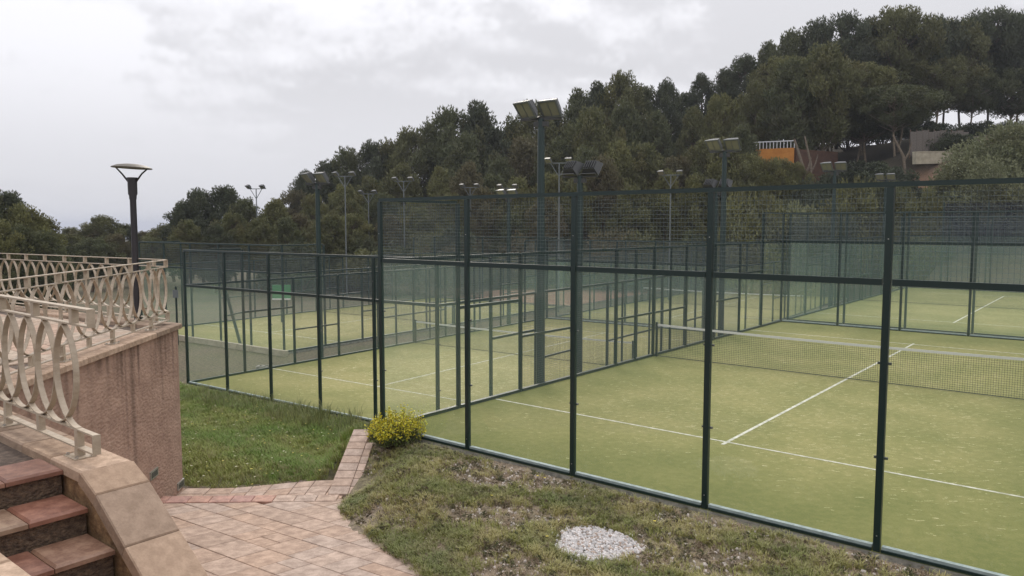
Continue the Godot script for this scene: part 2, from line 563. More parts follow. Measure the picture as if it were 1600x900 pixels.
func ground_colour(x: float, z: float) -> Color:
	var a := to_a(x, z)
	var b := to_b(x, z)
	var n := lump.get_noise_2d(x * 4.0, z * 4.0)
	var m := lump.get_noise_2d(x * 11.0 + 90.0, z * 11.0)
	var dry := Color(0.29, 0.215, 0.145).lerp(Color(0.37, 0.30, 0.22), clampf(0.5 + m, 0.0, 1.0))
	var lush := Color(0.075, 0.085, 0.03)
	var wood := Color(0.07, 0.06, 0.038)
	var c := dry
	if a.y > 40.0 or b.y > 41.0 or absf(x) > 70.0:
		c = wood.lerp(Color(0.11, 0.09, 0.058), clampf(0.4 + n * 1.2, 0.0, 1.0))
		# the dug earth bank below the white wall
		if x > 28.0 and x < 42.0 and z < -53.0 and z > -65.0: c = Color(0.34, 0.19, 0.115).lerp(Color(0.42, 0.27, 0.18), clampf(0.5 + m, 0, 1))
	elif a.y <= -0.25 and x < edge_x(z) and z < -11.4:
		c = lush.lerp(Color(0.15, 0.115, 0.06), clampf(0.25 + n * 1.3, 0.0, 1.0))
	elif b.x < 0.0 and b.y > -2.0:
		c = Color(0.19, 0.15, 0.095).lerp(Color(0.13, 0.13, 0.06), clampf(0.4 + n, 0.0, 1.0))
	else:
		c = dry.lerp(Color(0.20, 0.19, 0.09), clampf(0.35 + n * 1.2, 0.0, 0.8))
	return c
func steps(parts: Array) -> PackedFloat32Array:
	var o := PackedFloat32Array()
	for i in parts.size():
		var q: Array = parts[i]
		var k := int(round((q[1] - q[0]) / q[2]))
		for j in k: o.append(q[0] + (q[1] - q[0]) * j / k)
	o.append(parts[parts.size() - 1][1])
	return o
func build_ground() -> void:
	var xs := steps([[-320, -100, 20], [-100, -36, 4], [-36, -9, 1.0], [-9, -3.4, 0.28], [-3.4, 8, 0.13], [8, 12, 0.4], [12, 40, 1.0], [40, 100, 4], [100, 320, 20]])
	var zs := steps([[-320, -120, 20], [-120, -60, 3], [-60, -24, 1.0], [-24, -14, 0.3], [-14, -5, 0.13], [-5, -4, 0.33], [-4, 14, 2.0], [14, 60, 12]])
	var b := MB.new()
	var w := xs.size()
	var hgt := PackedFloat32Array()
	var cols := PackedColorArray()
	for z in zs:
		for x in xs:
			hgt.append(ground_y(x, z))
			cols.append(ground_colour(x, z))
	var nrm := func(i: int, j: int) -> Vector3:
		var i0: int = max(i - 1, 0)
		var i1: int = min(i + 1, w - 1)
		var j0: int = max(j - 1, 0)
		var j1: int = min(j + 1, zs.size() - 1)
		return Vector3(-(hgt[j * w + i1] - hgt[j * w + i0]) / (xs[i1] - xs[i0]), 1.0, -(hgt[j1 * w + i] - hgt[j0 * w + i]) / (zs[j1] - zs[j0])).normalized()
	var nn := PackedVector3Array()
	for j in zs.size():
		for i in w: nn.append(nrm.call(i, j))
	var st_v := PackedVector3Array()
	var idx := PackedInt32Array()
	var uv := PackedVector2Array()
	for j in zs.size():
		for i in w:
			st_v.append(Vector3(xs[i], hgt[j * w + i], zs[j]))
			uv.append(Vector2(xs[i], zs[j]))
	for j in zs.size() - 1:
		for i in w - 1:
			var p := j * w + i
			idx.append_array(PackedInt32Array([p, p + 1, p + w, p + 1, p + w + 1, p + w]))
	var arr := []
	arr.resize(Mesh.ARRAY_MAX)
	arr[Mesh.ARRAY_VERTEX] = st_v
	arr[Mesh.ARRAY_NORMAL] = nn
	arr[Mesh.ARRAY_COLOR] = cols
	arr[Mesh.ARRAY_TEX_UV] = uv
	arr[Mesh.ARRAY_INDEX] = idx
	var am := ArrayMesh.new()
	am.add_surface_from_arrays(Mesh.PRIMITIVE_TRIANGLES, arr)
	ground_sheet("ground", am, M.soil, "dry earth ground with the wooded hill rising behind the courts")
	var s := MB.new()
	s.quad(Vector3(-30000, -50, 400), Vector3(30000, -50, 400), Vector3(30000, -50, -30000), Vector3(-30000, -50, -30000))
	ground_sheet("sea", s.mesh(), M.sea, "pale grey sea on the horizon", "sea")

# ---------------------------------------------------------------- courts
func wire_panel(w: float, h: float, gap_x: float, gap_y: float, thick: float) -> ArrayMesh:
	var key := "%.3f %.3f %.3f %.4f" % [w, h, gap_x, thick]
	if wire_cache.has(key): return wire_cache[key]
	var b := MB.new()
	var nx := int(round(w / gap_x))
	for i in range(1, nx):
		var x := w * i / nx
		b.wire(Vector3(x, 0, 0), Vector3(x, h, 0), thick)
	var ny := int(round(h / gap_y))
	for j in range(1, ny):
		var y := h * j / ny
		b.wire(Vector3(0, y, thick), Vector3(w, y, thick), thick)
	wire_cache[key] = b.mesh()
	return wire_cache[key]
var pane_mesh: ArrayMesh
func pane_part(called: String, a: Vector3, along: Vector3, w: float, y0: float, h: float, parent: Node3D) -> void:
	var o := put(called, pane_mesh, M.glass, parent)
	o.transform = Transform3D(Basis(along * w, Vector3.UP * h, along.cross(Vector3.UP)), a + Vector3.UP * y0 - parent.position)
func mesh_part(a: Vector3, along: Vector3, w: float, y0: float, h: float, parent: Node3D, gap := 0.05, thick := 0.004) -> void:
	var o := put("wire_mesh_panel", wire_panel(w, h, gap, gap, thick), M.wire, parent)
	o.transform = Transform3D(Basis(along, Vector3.UP, along.cross(Vector3.UP)), a + Vector3.UP * y0 - parent.position)
	o.set_meta("kind", "stuff")

# one enclosure: frame(u, v) gives a point on the court floor
func cage(frame: Callable, w: float, l: float, label: String, fancy: bool, gap: float, thick: float) -> Node3D:
	var o: Vector3 = frame.call(0.0, 0.0)
	var t := thing("padel_court_cage", label, "sports cage", o, "glass and wire cages of the padel courts")
	var eu: Vector3 = (frame.call(1.0, 0.0) - o).normalized()
	var ev: Vector3 = (frame.call(0.0, 1.0) - o).normalized()
	var pw := w / 5.0
	var mat: Material = M.green if fancy else M.green_far
	for e in 2:
		var vv := l * e
		for i in 6:
			var f: Vector3 = frame.call(pw * i, vv)
			var corner := i == 0 or i == 5
			post_part("post", f - Vector3.UP * 0.02, 4.02, 0.072, 0.06, eu, mat, t)
			if fancy and e == 0:
				# glass clamps and screw heads on the posts
				for yy in [1.05, 2.1]:
					bar_part("glass_clamp", f + Vector3.UP * yy - eu * 0.07 + ev * 0.02, f + Vector3.UP * yy + eu * 0.07 + ev * 0.02, 0.03, 0.025, M.housing, t)
				for yy in [0.18, 3.45]:
					bar_part("screw", f + Vector3.UP * yy - ev * 0.035, f + Vector3.UP * yy - ev * 0.029, 0.011, 0.011, M.bolt, t)
		for i in 5:
			var a: Vector3 = frame.call(pw * i + 0.05, vv)
			var b: Vector3 = frame.call(pw * (i + 1) - 0.05, vv)
			bar_part("rail", a + Vector3.UP * 2.985, b + Vector3.UP * 2.985, 0.045, 0.07, mat, t)
			bar_part("rail", a - eu * 0.05 + Vector3.UP * 4.03, b + eu * 0.05 + Vector3.UP * 4.03, 0.06, 0.055, mat, t)
			bar_part("sill", a + Vector3.UP * 0.008, b + Vector3.UP * 0.008, 0.075, 0.05, mat, t)
			if fancy: bar_part("glass_channel", a + ev * 0.014 + Vector3.UP * 0.049, b + ev * 0.014 + Vector3.UP * 0.049, 0.062, 0.032, M.sky_sheen, t)  # added pale bar: its colour imitates sky sheen on the dark sill
			pane_part("glass_pane", a - eu * 0.045, eu, pw - 0.01, 0.06, 2.90, t)
			mesh_part(a, eu, pw - 0.1, 3.02, 0.97, t, gap, thick)
	var n := 10
	var sw := l / n
	for side in 2:
		var uu := w * side
		for i in range(1, n):
			var f2: Vector3 = frame.call(uu, sw * i)
			var tall := 4.02 if i == 1 or i == n - 1 else 3.02
			post_part("post", f2 - Vector3.UP * 0.02, tall, 0.06, 0.07, ev, mat, t)
		for i in n:
			var a2: Vector3 = frame.call(uu, sw * i + 0.045)
			var b2: Vector3 = frame.call(uu, sw * (i + 1) - 0.045)
			var fromend: int = min(i, n - 1 - i)
			bar_part("sill", a2 + Vector3.UP * 0.03, b2 + Vector3.UP * 0.03, 0.08, 0.06, mat, t)
			bar_part("rail", a2 + Vector3.UP * 2.985, b2 + Vector3.UP * 2.985, 0.05, 0.06, mat, t)
			if fromend == 0:
				pane_part("glass_pane", a2, ev, sw - 0.09, 0.06, 2.90, t)
				mesh_part(a2, ev, sw - 0.09, 3.02, 0.97, t, gap, thick)
				bar_part("rail", a2 + Vector3.UP * 4.03, b2 + Vector3.UP * 4.03, 0.06, 0.05, mat, t)
			elif fromend == 1:
				pane_part("glass_pane", a2, ev, sw - 0.09, 0.06, 1.90, t)
				bar_part("rail", a2 + Vector3.UP * 1.99, b2 + Vector3.UP * 1.99, 0.05, 0.06, mat, t)
				mesh_part(a2, ev, sw - 0.09, 2.02, 0.94, t, gap, thick)
			else:
				if fromend == 2 or fromend == 4:
					bar_part("rail", a2 + Vector3.UP * 1.2, b2 + Vector3.UP * 1.2, 0.04, 0.05, mat, t)
				if fromend == 4:
					# gate beside the net
					var mid := (a2 + b2) * 0.5
					post_part("gate_stile", mid, 2.95, 0.05, 0.05, ev, mat, t)
				mesh_part(a2, ev, sw - 0.09, 0.06, 2.89, t, gap, thick)
	return t

func court_floor(frame: Callable, w: float, l: float, label: String, turf: Material) -> void:
	var o: Vector3 = frame.call(0, 0)
	var b := MB.new()
	var m := 0.045
	var p := [frame.call(-m, -m), frame.call(w + m, -m), frame.call(w + m, l + m), frame.call(-m, l + m)]
	b.quad(p[0], p[1], p[2], p[3], Vector2(0, 0), Vector2(1, 1))
	var f := ground_sheet("court_surface", b.mesh(), turf, label, "sports court")
	var cb := MB.new()
	for i in 4:
		var j := (i + 1) % 4
		var dn := Vector3.DOWN
		cb.quad(p[i] + dn * 1.3, p[j] + dn * 1.3, p[j] + dn * 0.004, p[i] + dn * 0.004)
	var rim := put("concrete_rim", cb.mesh(), M.concrete, f)
	var y := Vector3.UP * 0.004
	var line := func(u0: float, v0: float, u1: float, v1: float) -> void:
		var q := MB.new()
		q.quad(frame.call(u0, v0) + y, frame.call(u1, v0) + y, frame.call(u1, v1) + y, frame.call(u0, v1) + y)
		put("court_line", q.mesh(), M.line, f)
	line.call(0.06, 3.0, w - 0.06, 3.05)
	line.call(0.06, l - 3.05, w - 0.06, l - 3.0)
	line.call(w * 0.5 - 0.03, 2.84, w * 0.5 + 0.03, 2.996)
	line.call(w * 0.5 - 0.03, 3.054, w * 0.5 + 0.03, l - 3.054)
	line.call(w * 0.5 - 0.03, l - 2.996, w * 0.5 + 0.03, l - 2.84)

func court_net(frame: Callable, w: float, l: float, label: String) -> void:
	var o: Vector3 = frame.call(0.06, l * 0.5)
	var t := thing("court_net", label, "net", o, "nets across the padel courts")
	var e: Vector3 = frame.call(w - 0.06, l * 0.5)
	var eu := (e - o).normalized()
	var len := (e - o).length()
	for s in [0.05, len - 0.05]:
		post_part("net_post", o + eu * s, 0.95, 0.05, 0.05, eu, M.green, t)
	var sag := func(x: float) -> float: return 0.90 - 0.05 * (1.0 - pow(2.0 * x / len - 1.0, 2.0))
	var b := MB.new()
	var k := 210
	for i in k + 1:
		var x := 0.08 + (len - 0.16) * i / k
		b.wire(eu * x + Vector3.UP * 0.02, eu * x + Vector3.UP * (sag.call(x) - 0.05), 0.006)
	for j in 17:
		var f := float(j) / 17.0
		for i in 12:
			var x0 := 0.08 + (len - 0.16) * i / 12.0
			var x1 := 0.08 + (len - 0.16) * (i + 1) / 12.0
			b.wire(eu * x0 + Vector3.UP * (0.02 + f * (sag.call(x0) - 0.07)), eu * x1 + Vector3.UP * (0.02 + f * (sag.call(x1) - 0.07)), 0.006 if j else 0.022)
	put("netting", b.mesh(), M.net, t).set_meta("kind", "stuff")
	var hb := MB.new()
	for i in 24:
		var x0 := 0.08 + (len - 0.16) * i / 24.0
		var x1 := 0.08 + (len - 0.16) * (i + 1) / 24.0
		hb.bar(eu * x0 + Vector3.UP * (sag.call(x0) - 0.025), eu * x1 + Vector3.UP * (sag.call(x1) - 0.025), 0.012, 0.055)
	put("head_band", hb.mesh(), M.band, t)


# ---------------------------------------------------------------- lamps
func flood_head(at: Vector3, face: Vector3, sx: float, parent: Node3D) -> void:
	# a flat box lamp: housing, lens and visor; "face" is where the lens looks
	var z := face.normalized()
	var x := Vector3.UP.cross(z).normalized()
	var y := z.cross(x)
	var h := put("lamp_head", head_mesh, M.housing, parent)
	h.transform = Transform3D(Basis(x * sx, y * sx, z * sx), at - parent.position)
	var g := put("lens", lens_mesh, M.lens, h)
	var f := put("lens_frame", lens_frame_mesh, M.galv, h)
var head_mesh: ArrayMesh
var lens_mesh: ArrayMesh
var lens_frame_mesh: ArrayMesh
func make_head_meshes() -> void:
	var b := MB.new()
	# tapered housing with cooling ribs, about 0.46 wide, 0.40 tall, 0.16 deep; the lens looks along +z
	var fr := [Vector3(-0.23, -0.2, 0.05), Vector3(0.23, -0.2, 0.05), Vector3(0.23, 0.2, 0.05), Vector3(-0.23, 0.2, 0.05)]
	var bk := [Vector3(-0.15, -0.13, -0.11), Vector3(0.15, -0.13, -0.11), Vector3(0.15, 0.13, -0.11), Vector3(-0.15, 0.13, -0.11)]
	for i in 4:
		var j := (i + 1) % 4
		b.quad(bk[i], bk[j], fr[j], fr[i])
	b.quad(fr[0], fr[1], fr[2], fr[3])
	b.quad(bk[3], bk[2], bk[1], bk[0])
	for i in 5:
		b.box(Vector3(-0.12 + 0.06 * i, 0, -0.12), Vector3(0.008, 0, 0), Vector3(0, 0.12, 0), Vector3(0, 0, 0.03))
	b.box(Vector3(0, -0.235, -0.02), Vector3(0.2, 0, 0), Vector3(0, 0.012, 0), Vector3(0, 0, 0.03))
	head_mesh = b.mesh()
	var l := MB.new()
	l.box(Vector3(0, 0, 0.055), Vector3(0.185, 0, 0), Vector3(0, 0.155, 0), Vector3(0, 0, 0.006))
	lens_mesh = l.mesh()
	var f := MB.new()
	for s in [-1.0, 1.0]:
		f.box(Vector3(0.205 * s, 0, 0.06), Vector3(0.018, 0, 0), Vector3(0, 0.2, 0), Vector3(0, 0, 0.014))
		f.box(Vector3(0, 0.178 * s, 0.06), Vector3(0.186, 0, 0), Vector3(0, 0.02, 0), Vector3(0, 0, 0.014))
	f.box(Vector3(0, 0, 0.066), Vector3(0.008, 0, 0), Vector3(0, 0.157, 0), Vector3(0, 0, 0.004))
	lens_frame_mesh = f.mesh()
func flood_mast(foot: Vector3, height: float, across: Vector3, faces: Array, label: String, group: String, slim: bool, sx := 1.0) -> void:
	var t := thing("floodlight_mast", label, "floodlight", foot, group)
	var pm := MB.new()
	var r := 0.04 if slim else 0.085
	pm.tube([Vector3(0, -0.3, 0), Vector3(0, height * 0.5, 0), Vector3(0, height, 0)], [r * 1.25, r * 1.1, r * 0.9], 10)
	put("pole", pm.mesh(), M.galv if slim else M.green_far, t)
	var top := foot + Vector3.UP * height
	var half := 0.62 if slim else 0.25
	half *= sx
	if slim:
		bar_part("cross_arm", top - across * half, top + across * half, 0.05, 0.05, M.galv, t)
		for s in [-1.0, 1.0]:
			bar_part("strut", top + across * half * 0.85 * s, top - Vector3.UP * 0.75, 0.035, 0.035, M.galv, t)
	else:
		bar_part("cross_arm", top - across * (half + 0.2), top + across * (half + 0.2), 0.07, 0.07, M.housing, t)
		bar_part("bracket", top - across * half * 0.6 + Vector3.DOWN * 0.12, top + across * half * 0.6 + Vector3.DOWN * 0.12, 0.12, 0.12, M.housing, t)
	for k in faces.size():
		var s := -1.0 if k % 2 == 0 else 1.0
		var lift := 0.27 * sx
		var f: Vector3 = faces[k]
		f = f.rotated(Vector3.UP, 0.10 * s)
		flood_head(top + across * half * s + Vector3.UP * lift + f * (0.12 if k < 2 else 0.16), f, sx, t)

# ---------------------------------------------------------------- vegetation
func spray(b: MB, at: Vector3, dir: Vector3, len: float, wid: float, r: RandomNumberGenerator, count: int) -> void:
	for q in count:
		var d := (dir + Vector3(r.randf_range(-1, 1), r.randf_range(-0.7, 1), r.randf_range(-1, 1)) * 0.75).normalized()
		var s := d.cross(Vector3(r.randf_range(-1, 1), r.randf_range(-1, 1), r.randf_range(-1, 1))).normalized() * wid
		var e := at + d * len * r.randf_range(0.7, 1.2)
		b.tri(at - s, at + s, e)
# a pine of unit height: returns [trunk, crown]
func pine_meshes(sd: int, bare: float, spread: float, top_round: float, clumps: int) -> Array:
	var r := RandomNumberGenerator.new()
	r.seed = sd
	var tb := MB.new()
	var pts := []
	var rad := []
	var lean := Vector3(r.randf_range(-0.07, 0.07), 0, r.randf_range(-0.07, 0.07))
	for i in 7:
		var k := i / 6.0
		pts.append(Vector3(lean.x * sin(k * 2.6) + r.randf_range(-0.006, 0.006), k * 0.9 - 0.03, lean.z * sin(k * 2.2)))
		rad.append(lerpf(0.017 if bare < 0.4 else 0.011, 0.004, k))
	tb.tube(pts, rad, 7, false)
	var cb := MB.new()
	for i in clumps:
		var k := pow((i + 0.5) / clumps, 0.85)
		var h := lerpf(bare, 0.97, k)
		# outline: widest a third of the way up the crown, rounded or pointed at the top
		var kk := (h - bare) / (1.0 - bare)
		var env := spread * (sin(PI * clampf(0.16 + 0.62 * kk, 0, 1)) if kk < 0.55 else lerpf(1.0, 0.12, pow((kk - 0.55) / 0.45, top_round)))
		var an := i * 2.39996 + r.randf_range(-0.5, 0.5)
		var rr := env * sqrt(r.randf_range(0.12, 1.0)) * r.randf_range(0.75, 1.18)
		var axis: Vector3 = pts[clampi(int(h * 6.6), 0, 6)]
		var c := Vector3(axis.x + cos(an) * rr, h, axis.z + sin(an) * rr)
		# a limb out to the clump
		if i % 2 == 0:
			var s0 := Vector3(axis.x, maxf(h - 0.09 - rr * 0.35, bare * 0.8), axis.z)
			tb.tube([s0, s0.lerp(c, 0.55) + Vector3(0, -0.01, 0), c], [0.0055, 0.0038, 0.002], 5, false)
		var size := r.randf_range(0.042, 0.082) * (1.15 - 0.35 * kk)
		var tone := r.randf_range(0.66, 1.36)
		cb.col = Color(tone * r.randf_range(0.94, 1.1), tone, tone * r.randf_range(0.85, 1.05))
		var tufts := int(165 * pow(size / 0.07, 1.5))
		for q in tufts:
			var d := Vector3(r.randfn(), r.randfn() * 0.75 + 0.12, r.randfn()).normalized()
			var p := c + (d * Vector3(0.92, 1.05, 0.92) * size + Vector3.UP * size * 0.35 * maxf(d.y, 0.0)) * pow(r.randf(), 0.45)
			spray(cb, p, (d * 0.8 + Vector3.UP * 1.1).normalized(), 0.022, 0.0043, r, 3)
	return [tb.mesh(), cb.mesh()]
# a shrub of unit size (about 1 wide, 1 tall): [stems, foliage]
func shrub_meshes(sd: int, clumps: int, leaf: float, squash: float, tufts := 150) -> Array:
	var r := RandomNumberGenerator.new()
	r.seed = sd
	var sb := MB.new()
	var fb := MB.new()
	for i in clumps:
		var an := i * 2.39996
		var k := (i + 0.5) / clumps
		var rr := 0.42 * sqrt(k)
		var h := (0.16 + 0.66 * r.randf() * sqrt(maxf(0.05, 1.0 - rr * rr * 4.6))) * squash
		var c := Vector3(cos(an) * rr, h, sin(an) * rr)
		if i % 2 == 0: sb.tube([Vector3(c.x * 0.15, -0.04, c.z * 0.15), Vector3(c.x * 0.6, h * 0.55, c.z * 0.6), c], [0.014, 0.01, 0.004], 5, false)
		var size := r.randf_range(0.11, 0.2)
		var tone := r.randf_range(0.72, 1.28)
		fb.col = Color(tone * r.randf_range(0.94, 1.08), tone, tone * r.randf_range(0.85, 1.1))
		for q in tufts:
			var d := Vector3(r.randfn(), r.randfn() * 0.85 + 0.1, r.randfn()).normalized()
			var p := c + d * size * pow(r.randf(), 0.4)
			p.y = maxf(p.y, 0.01)
			spray(fb, p, (d + Vector3.UP * 0.3).normalized(), leaf, leaf * 0.3, r, 2)
	return [sb.mesh(), fb.mesh()]
var pine_kinds := []
var shrub_kinds := []
func plant_tree(kind: int, x: float, z: float, h: float, wide: float, mat: Material, bark: Material, called: String, label: String, category: String, group: String, dense := true) -> void:
	var y := ground_y(x, z)
	var t := thing(called, label, category, Vector3(x, y - 0.1, z), group)
	var set_: Array = pine_kinds[kind] if dense else shrub_kinds[kind]
	var turn := rng.randf() * TAU
	var b := Basis(Vector3.UP, turn) * Basis.from_scale(Vector3(wide, h, wide))
	var tr := put("trunk" if dense else "stems", set_[0], bark, t)
	tr.transform = Transform3D(b, Vector3.ZERO)
	var cr := put("crown" if dense else "foliage", set_[1], mat, t)
	cr.transform = Transform3D(b, Vector3.ZERO)

# pixel of the photograph and a distance along the view axis -> where that is on the map, and how high a given row is there
const FOCAL := 1201.43
const EYE := 3.598
const TILT := 0.0816
func at_pixel(px: float, z: float) -> float:
	return (px - 800.0) / FOCAL * z * 1.0
func row_height(py: float, z: float) -> float:
	return EYE + z * tan(atan((450.0 - py) / FOCAL) - TILT)

func build_wood() -> void:
	# the outline of the tree tops against the sky, read off the photograph, with the distance each stretch of wood stands at
	for i in 7:
		pine_kinds.append(pine_meshes(300 + i, [0.18, 0.25, 0.12, 0.30, 0.2, 0.46, 0.5][i], [0.24, 0.21, 0.25, 0.24, 0.19, 0.33, 0.30][i], [1.5, 1.2, 1.7, 2.0, 1.0, 2.6, 2.2][i], [84, 78, 90, 84, 74, 96, 88][i]))
	for i in 4:
		shrub_kinds.append(shrub_meshes(400 + i, [26, 30, 34, 24][i], [0.045, 0.038, 0.046, 0.042][i], [1.0, 0.8, 1.1, 0.9][i]))
	shrub_kinds.append(shrub_meshes(409, 60, 0.024, 1.05, 380))
	var back := [
		[455, 300, 78], [478, 268, 80], [512, 255, 82], [548, 235, 82], [585, 226, 84], [620, 224, 85], [655, 206, 84], [690, 212, 86], [712, 176, 82], [748, 163, 82], [778, 205, 86],
		[806, 190, 86], [836, 166, 84], [866, 182, 86], [898, 143, 84], [930, 132, 84], [968, 119, 83], [1006, 136, 85], [1038, 128, 84], [1066, 146, 88], [1092, 116, 88], [1126, 110, 87],
		[1160, 88, 86], [1196, 66, 86], [1232, 52, 87], [1264, 34, 86], [1300, 24, 85], [1344, 32, 86], [1386, 20, 86], [1424, 30, 88], [1462, 36, 90], [1500, 36, 90], [1534, 22, 90], [1572, 26, 90], [1612, 24, 90], [1660, 30, 90]]
	for q in back:
		var z: float = q[2]
		var x := at_pixel(q[0], z)
		var h := row_height(q[1], z) - ground_y(x, -z)
		var kind := rng.randi() % 5
		if q[0] > 1380: kind = 5 + rng.randi() % 2
		h = clampf(h, 6.0, 19.0)
		plant_tree(kind, x, -z, h, clampf(h, 10.0, 15.0) * rng.randf_range(0.85, 1.05), M.needles[[2, 0, 2, 1, 4][rng.randi() % 5]], M.bark, "ridge_pine", "%s pine on the ridge of the wooded hill behind the courts" % ["tall dense", "slender tall", "low-branched tall", "broad tall", "narrow pointed", "tall umbrella-shaped", "bare-stemmed umbrella-shaped"][kind], "tree", "pines along the ridge of the hill")
	# the slope below: bushier, lighter trees in front of one another
	var slope := []
	for row in 3:
		var px := 436.0 + row * 14.0
		while px < 1330.0:
			var sil := 0.0
			for i in back.size() - 1:
				if px >= back[i][0] and px <= back[i + 1][0]:
					sil = lerpf(back[i][1], back[i + 1][1], (px - back[i][0]) / (back[i + 1][0] - back[i][0]))
			if sil == 0.0: sil = 305.0
			var py: float = sil + [44.0, 92.0, 140.0][row] * rng.randf_range(0.8, 1.2)
			py = minf(py, 352.0 - row * 8.0)
			if px > 1150: py = minf(py + 14.0 * row, 290.0)
			if not (px > 1150.0 and row == 2): slope.append([px, py, [74.0, 67.0, 61.0][row] + rng.randf_range(-2.5, 2.5), row])
			px += rng.randf_range(38.0, 58.0)
	for q in slope:
		var z: float = q[2]
		var x := at_pixel(q[0], z)
		if to_a(x, -z).y < 43.0 and q[0] > 900: z += 6.0
		x = at_pixel(q[0], z)
		var h := clampf(row_height(q[1], z) - ground_y(x, -z), 4.5, 15.0)
		# keep the terraces of the two gardens clear
		if q[0] > 1165 and q[0] < 1320 and q[3] >= 1: continue
		var tone: int = [0, 1, 3, 0, 3, 4][rng.randi() % 6]
		plant_tree(rng.randi() % 5, x, -z, h, clampf(h, 8.0, 13.0) * rng.randf_range(0.85, 1.1), M.needles[tone], M.bark if rng.randf() < 0.7 else M.bark_pale, "slope_pine", "bushy %s pine on the slope of the wood behind the courts" % ["deep green", "olive green", "", "pale yellowish green", "brownish green"][tone], "tree", "pines on the slope behind the courts")
	# big round pines above the two gardens on the hillside
	for q in [[1230, 120, 80, 13.0], [1290, 95, 79, 14.0], [1340, 105, 78, 13.0], [1395, 140, 74, 12.0], [1450, 95, 84, 13.0], [1330, 160, 74, 10.0], [1250, 160, 78, 10.0], [1300, 150, 74, 10.0], [1350, 140, 73, 11.0], [1392, 135, 70, 10.0], [1270, 130, 76, 12.0], [1215, 95, 84, 12.0], [1165, 150, 80, 11.0], [1140, 190, 76, 9.0], [1500, 120, 86, 11.0], [1560, 110, 86, 12.0]]:
		var z2: float = q[2]
		var x2 := at_pixel(q[0], z2)
		var h2 := clampf(row_height(q[1], z2) - ground_y(x2, -z2), 6.0, 14.0)
		plant_tree(5 + rng.randi() % 2, x2, -z2, h2, q[3], M.needles[[0, 3, 1][rng.randi() % 3]], M.bark_pale, "garden_pine", "broad round pine above the hillside garden walls", "tree", "round pines above the garden walls")
	# the group that stands by itself over the lower court, and the low trees towards the sea
	for q in [[292, 318, 62, 2], [318, 298, 63, 0], [352, 292, 64, 2], [385, 312, 60, 1], [428, 312, 62, 4], [300, 345, 57, 3], [372, 335, 58, 3], [408, 342, 56, 3], [335, 352, 55, 0], [448, 340, 58, 1]]:
		var z3: float = q[2]
		var x3 := at_pixel(q[0], z3)
		var h3 := clampf(row_height(q[1], z3) - ground_y(x3, -z3), 4.0, 12.0)
		plant_tree(q[3], x3, -z3, h3, h3 * 1.15, M.needles[[2, 0, 2, 1, 3][q[3]]], M.bark, "grove_pine", "rounded pine in the small grove beside the slim floodlight mast", "tree", "pines of the grove over the lower court")
	for q in [[118, 356, 72], [142, 352, 70], [166, 338, 70], [192, 350, 72], [226, 362, 74], [250, 358, 70], [272, 350, 66], [104, 366, 62], [182, 366, 60], [238, 372, 58], [140, 372, 56]]:
		var z4: float = q[2]
		var x4 := at_pixel(q[0], z4)
		var h4 := clampf(row_height(q[1], z4) - ground_y(x4, -z4), 2.5, 9.0)
		plant_tree([0, 3, 2][rng.randi() % 3], x4, -z4, h4, h4 * rng.randf_range(1.3, 1.8), M.needles[[0, 1, 4][rng.randi() % 3]], M.bark, "shore_tree", "low dark tree between the terrace railing and the sea", "tree", "low trees towards the sea")
	for q in [[-20, 292, 40], [14, 300, 42], [44, 322, 41], [72, 338, 43], [-8, 345, 36], [30, 352, 37], [66, 362, 38], [92, 368, 44]]:
		var z5: float = q[2]
		var x5 := at_pixel(q[0], z5)
		var h5 := clampf(row_height(q[1], z5) - ground_y(x5, -z5), 3.0, 10.0)
		plant_tree([0, 2, 3][rng.randi() % 3], x5, -z5, h5, h5 * 1.1, M.needles[[0, 3, 2][rng.randi() % 3]], M.bark, "terrace_tree", "dense green tree behind the far railing of the terrace", "tree", "trees behind the terrace railing")
	# shrubs
	var place := func(px: float, py: float, z: float, wide: float, kind: int, mat: Material, called: String, label: String, group: String) -> void:
		var x := at_pixel(px, z)
		var h: float = maxf(row_height(py, z) - ground_y(x, -z), 0.8) / [0.9, 0.75, 0.95, 0.82, 0.92][kind]
		plant_tree(kind, x, -z, minf(h, 7.5), wide, mat, M.bark, called, label, "shrub", group, false)
	for i in 46:
		var px := 1160.0 + i * 10.5 + rng.randf_range(-6, 6)
		var z := rng.randf_range(52.0, 60.0)
		place.call(px, rng.randf_range(268.0, 318.0) if px < 1490.0 else rng.randf_range(270.0, 320.0), z, rng.randf_range(2.4, 4.2), rng.randi() % 4, [M.shrub_dark, M.needles[1], M.shrub_pale, M.needles[0], M.needles[3]][rng.randi() % 5], "hillside_shrub", "dense low shrub on the hillside below the garden walls", "shrubs on the hillside")
	for q in [[1530, 205, 56, 7.0], [1575, 168, 57, 8.0], [1620, 170, 56, 8.0], [1555, 240, 53, 6.0]]:
		place.call(q[0], q[1], q[2], q[3], 4, M.shrub_pale, "pale_shrub", "large pale grey-green shrub beside the reed screen on the hillside", "large pale shrubs on the hillside")
	for q in [[1150, 256, 64, 5.0], [1172, 244, 65, 5.5], [1196, 251, 64, 4.6], [1218, 249, 64.5, 4.2], [1238, 256, 64, 3.6]]:
		var zy: float = q[2]
		var xy := at_pixel(q[0], zy)
		plant_tree([0, 2][int(q[0]) % 2], xy, -zy, clampf(row_height(q[1], zy) - ground_y(xy, -zy), 2.0, 8.0), q[3] * 1.9, M.needles[3], M.bark, "young_pine", "light green bushy young pine before the orange wall", "tree", "young pines before the orange wall")
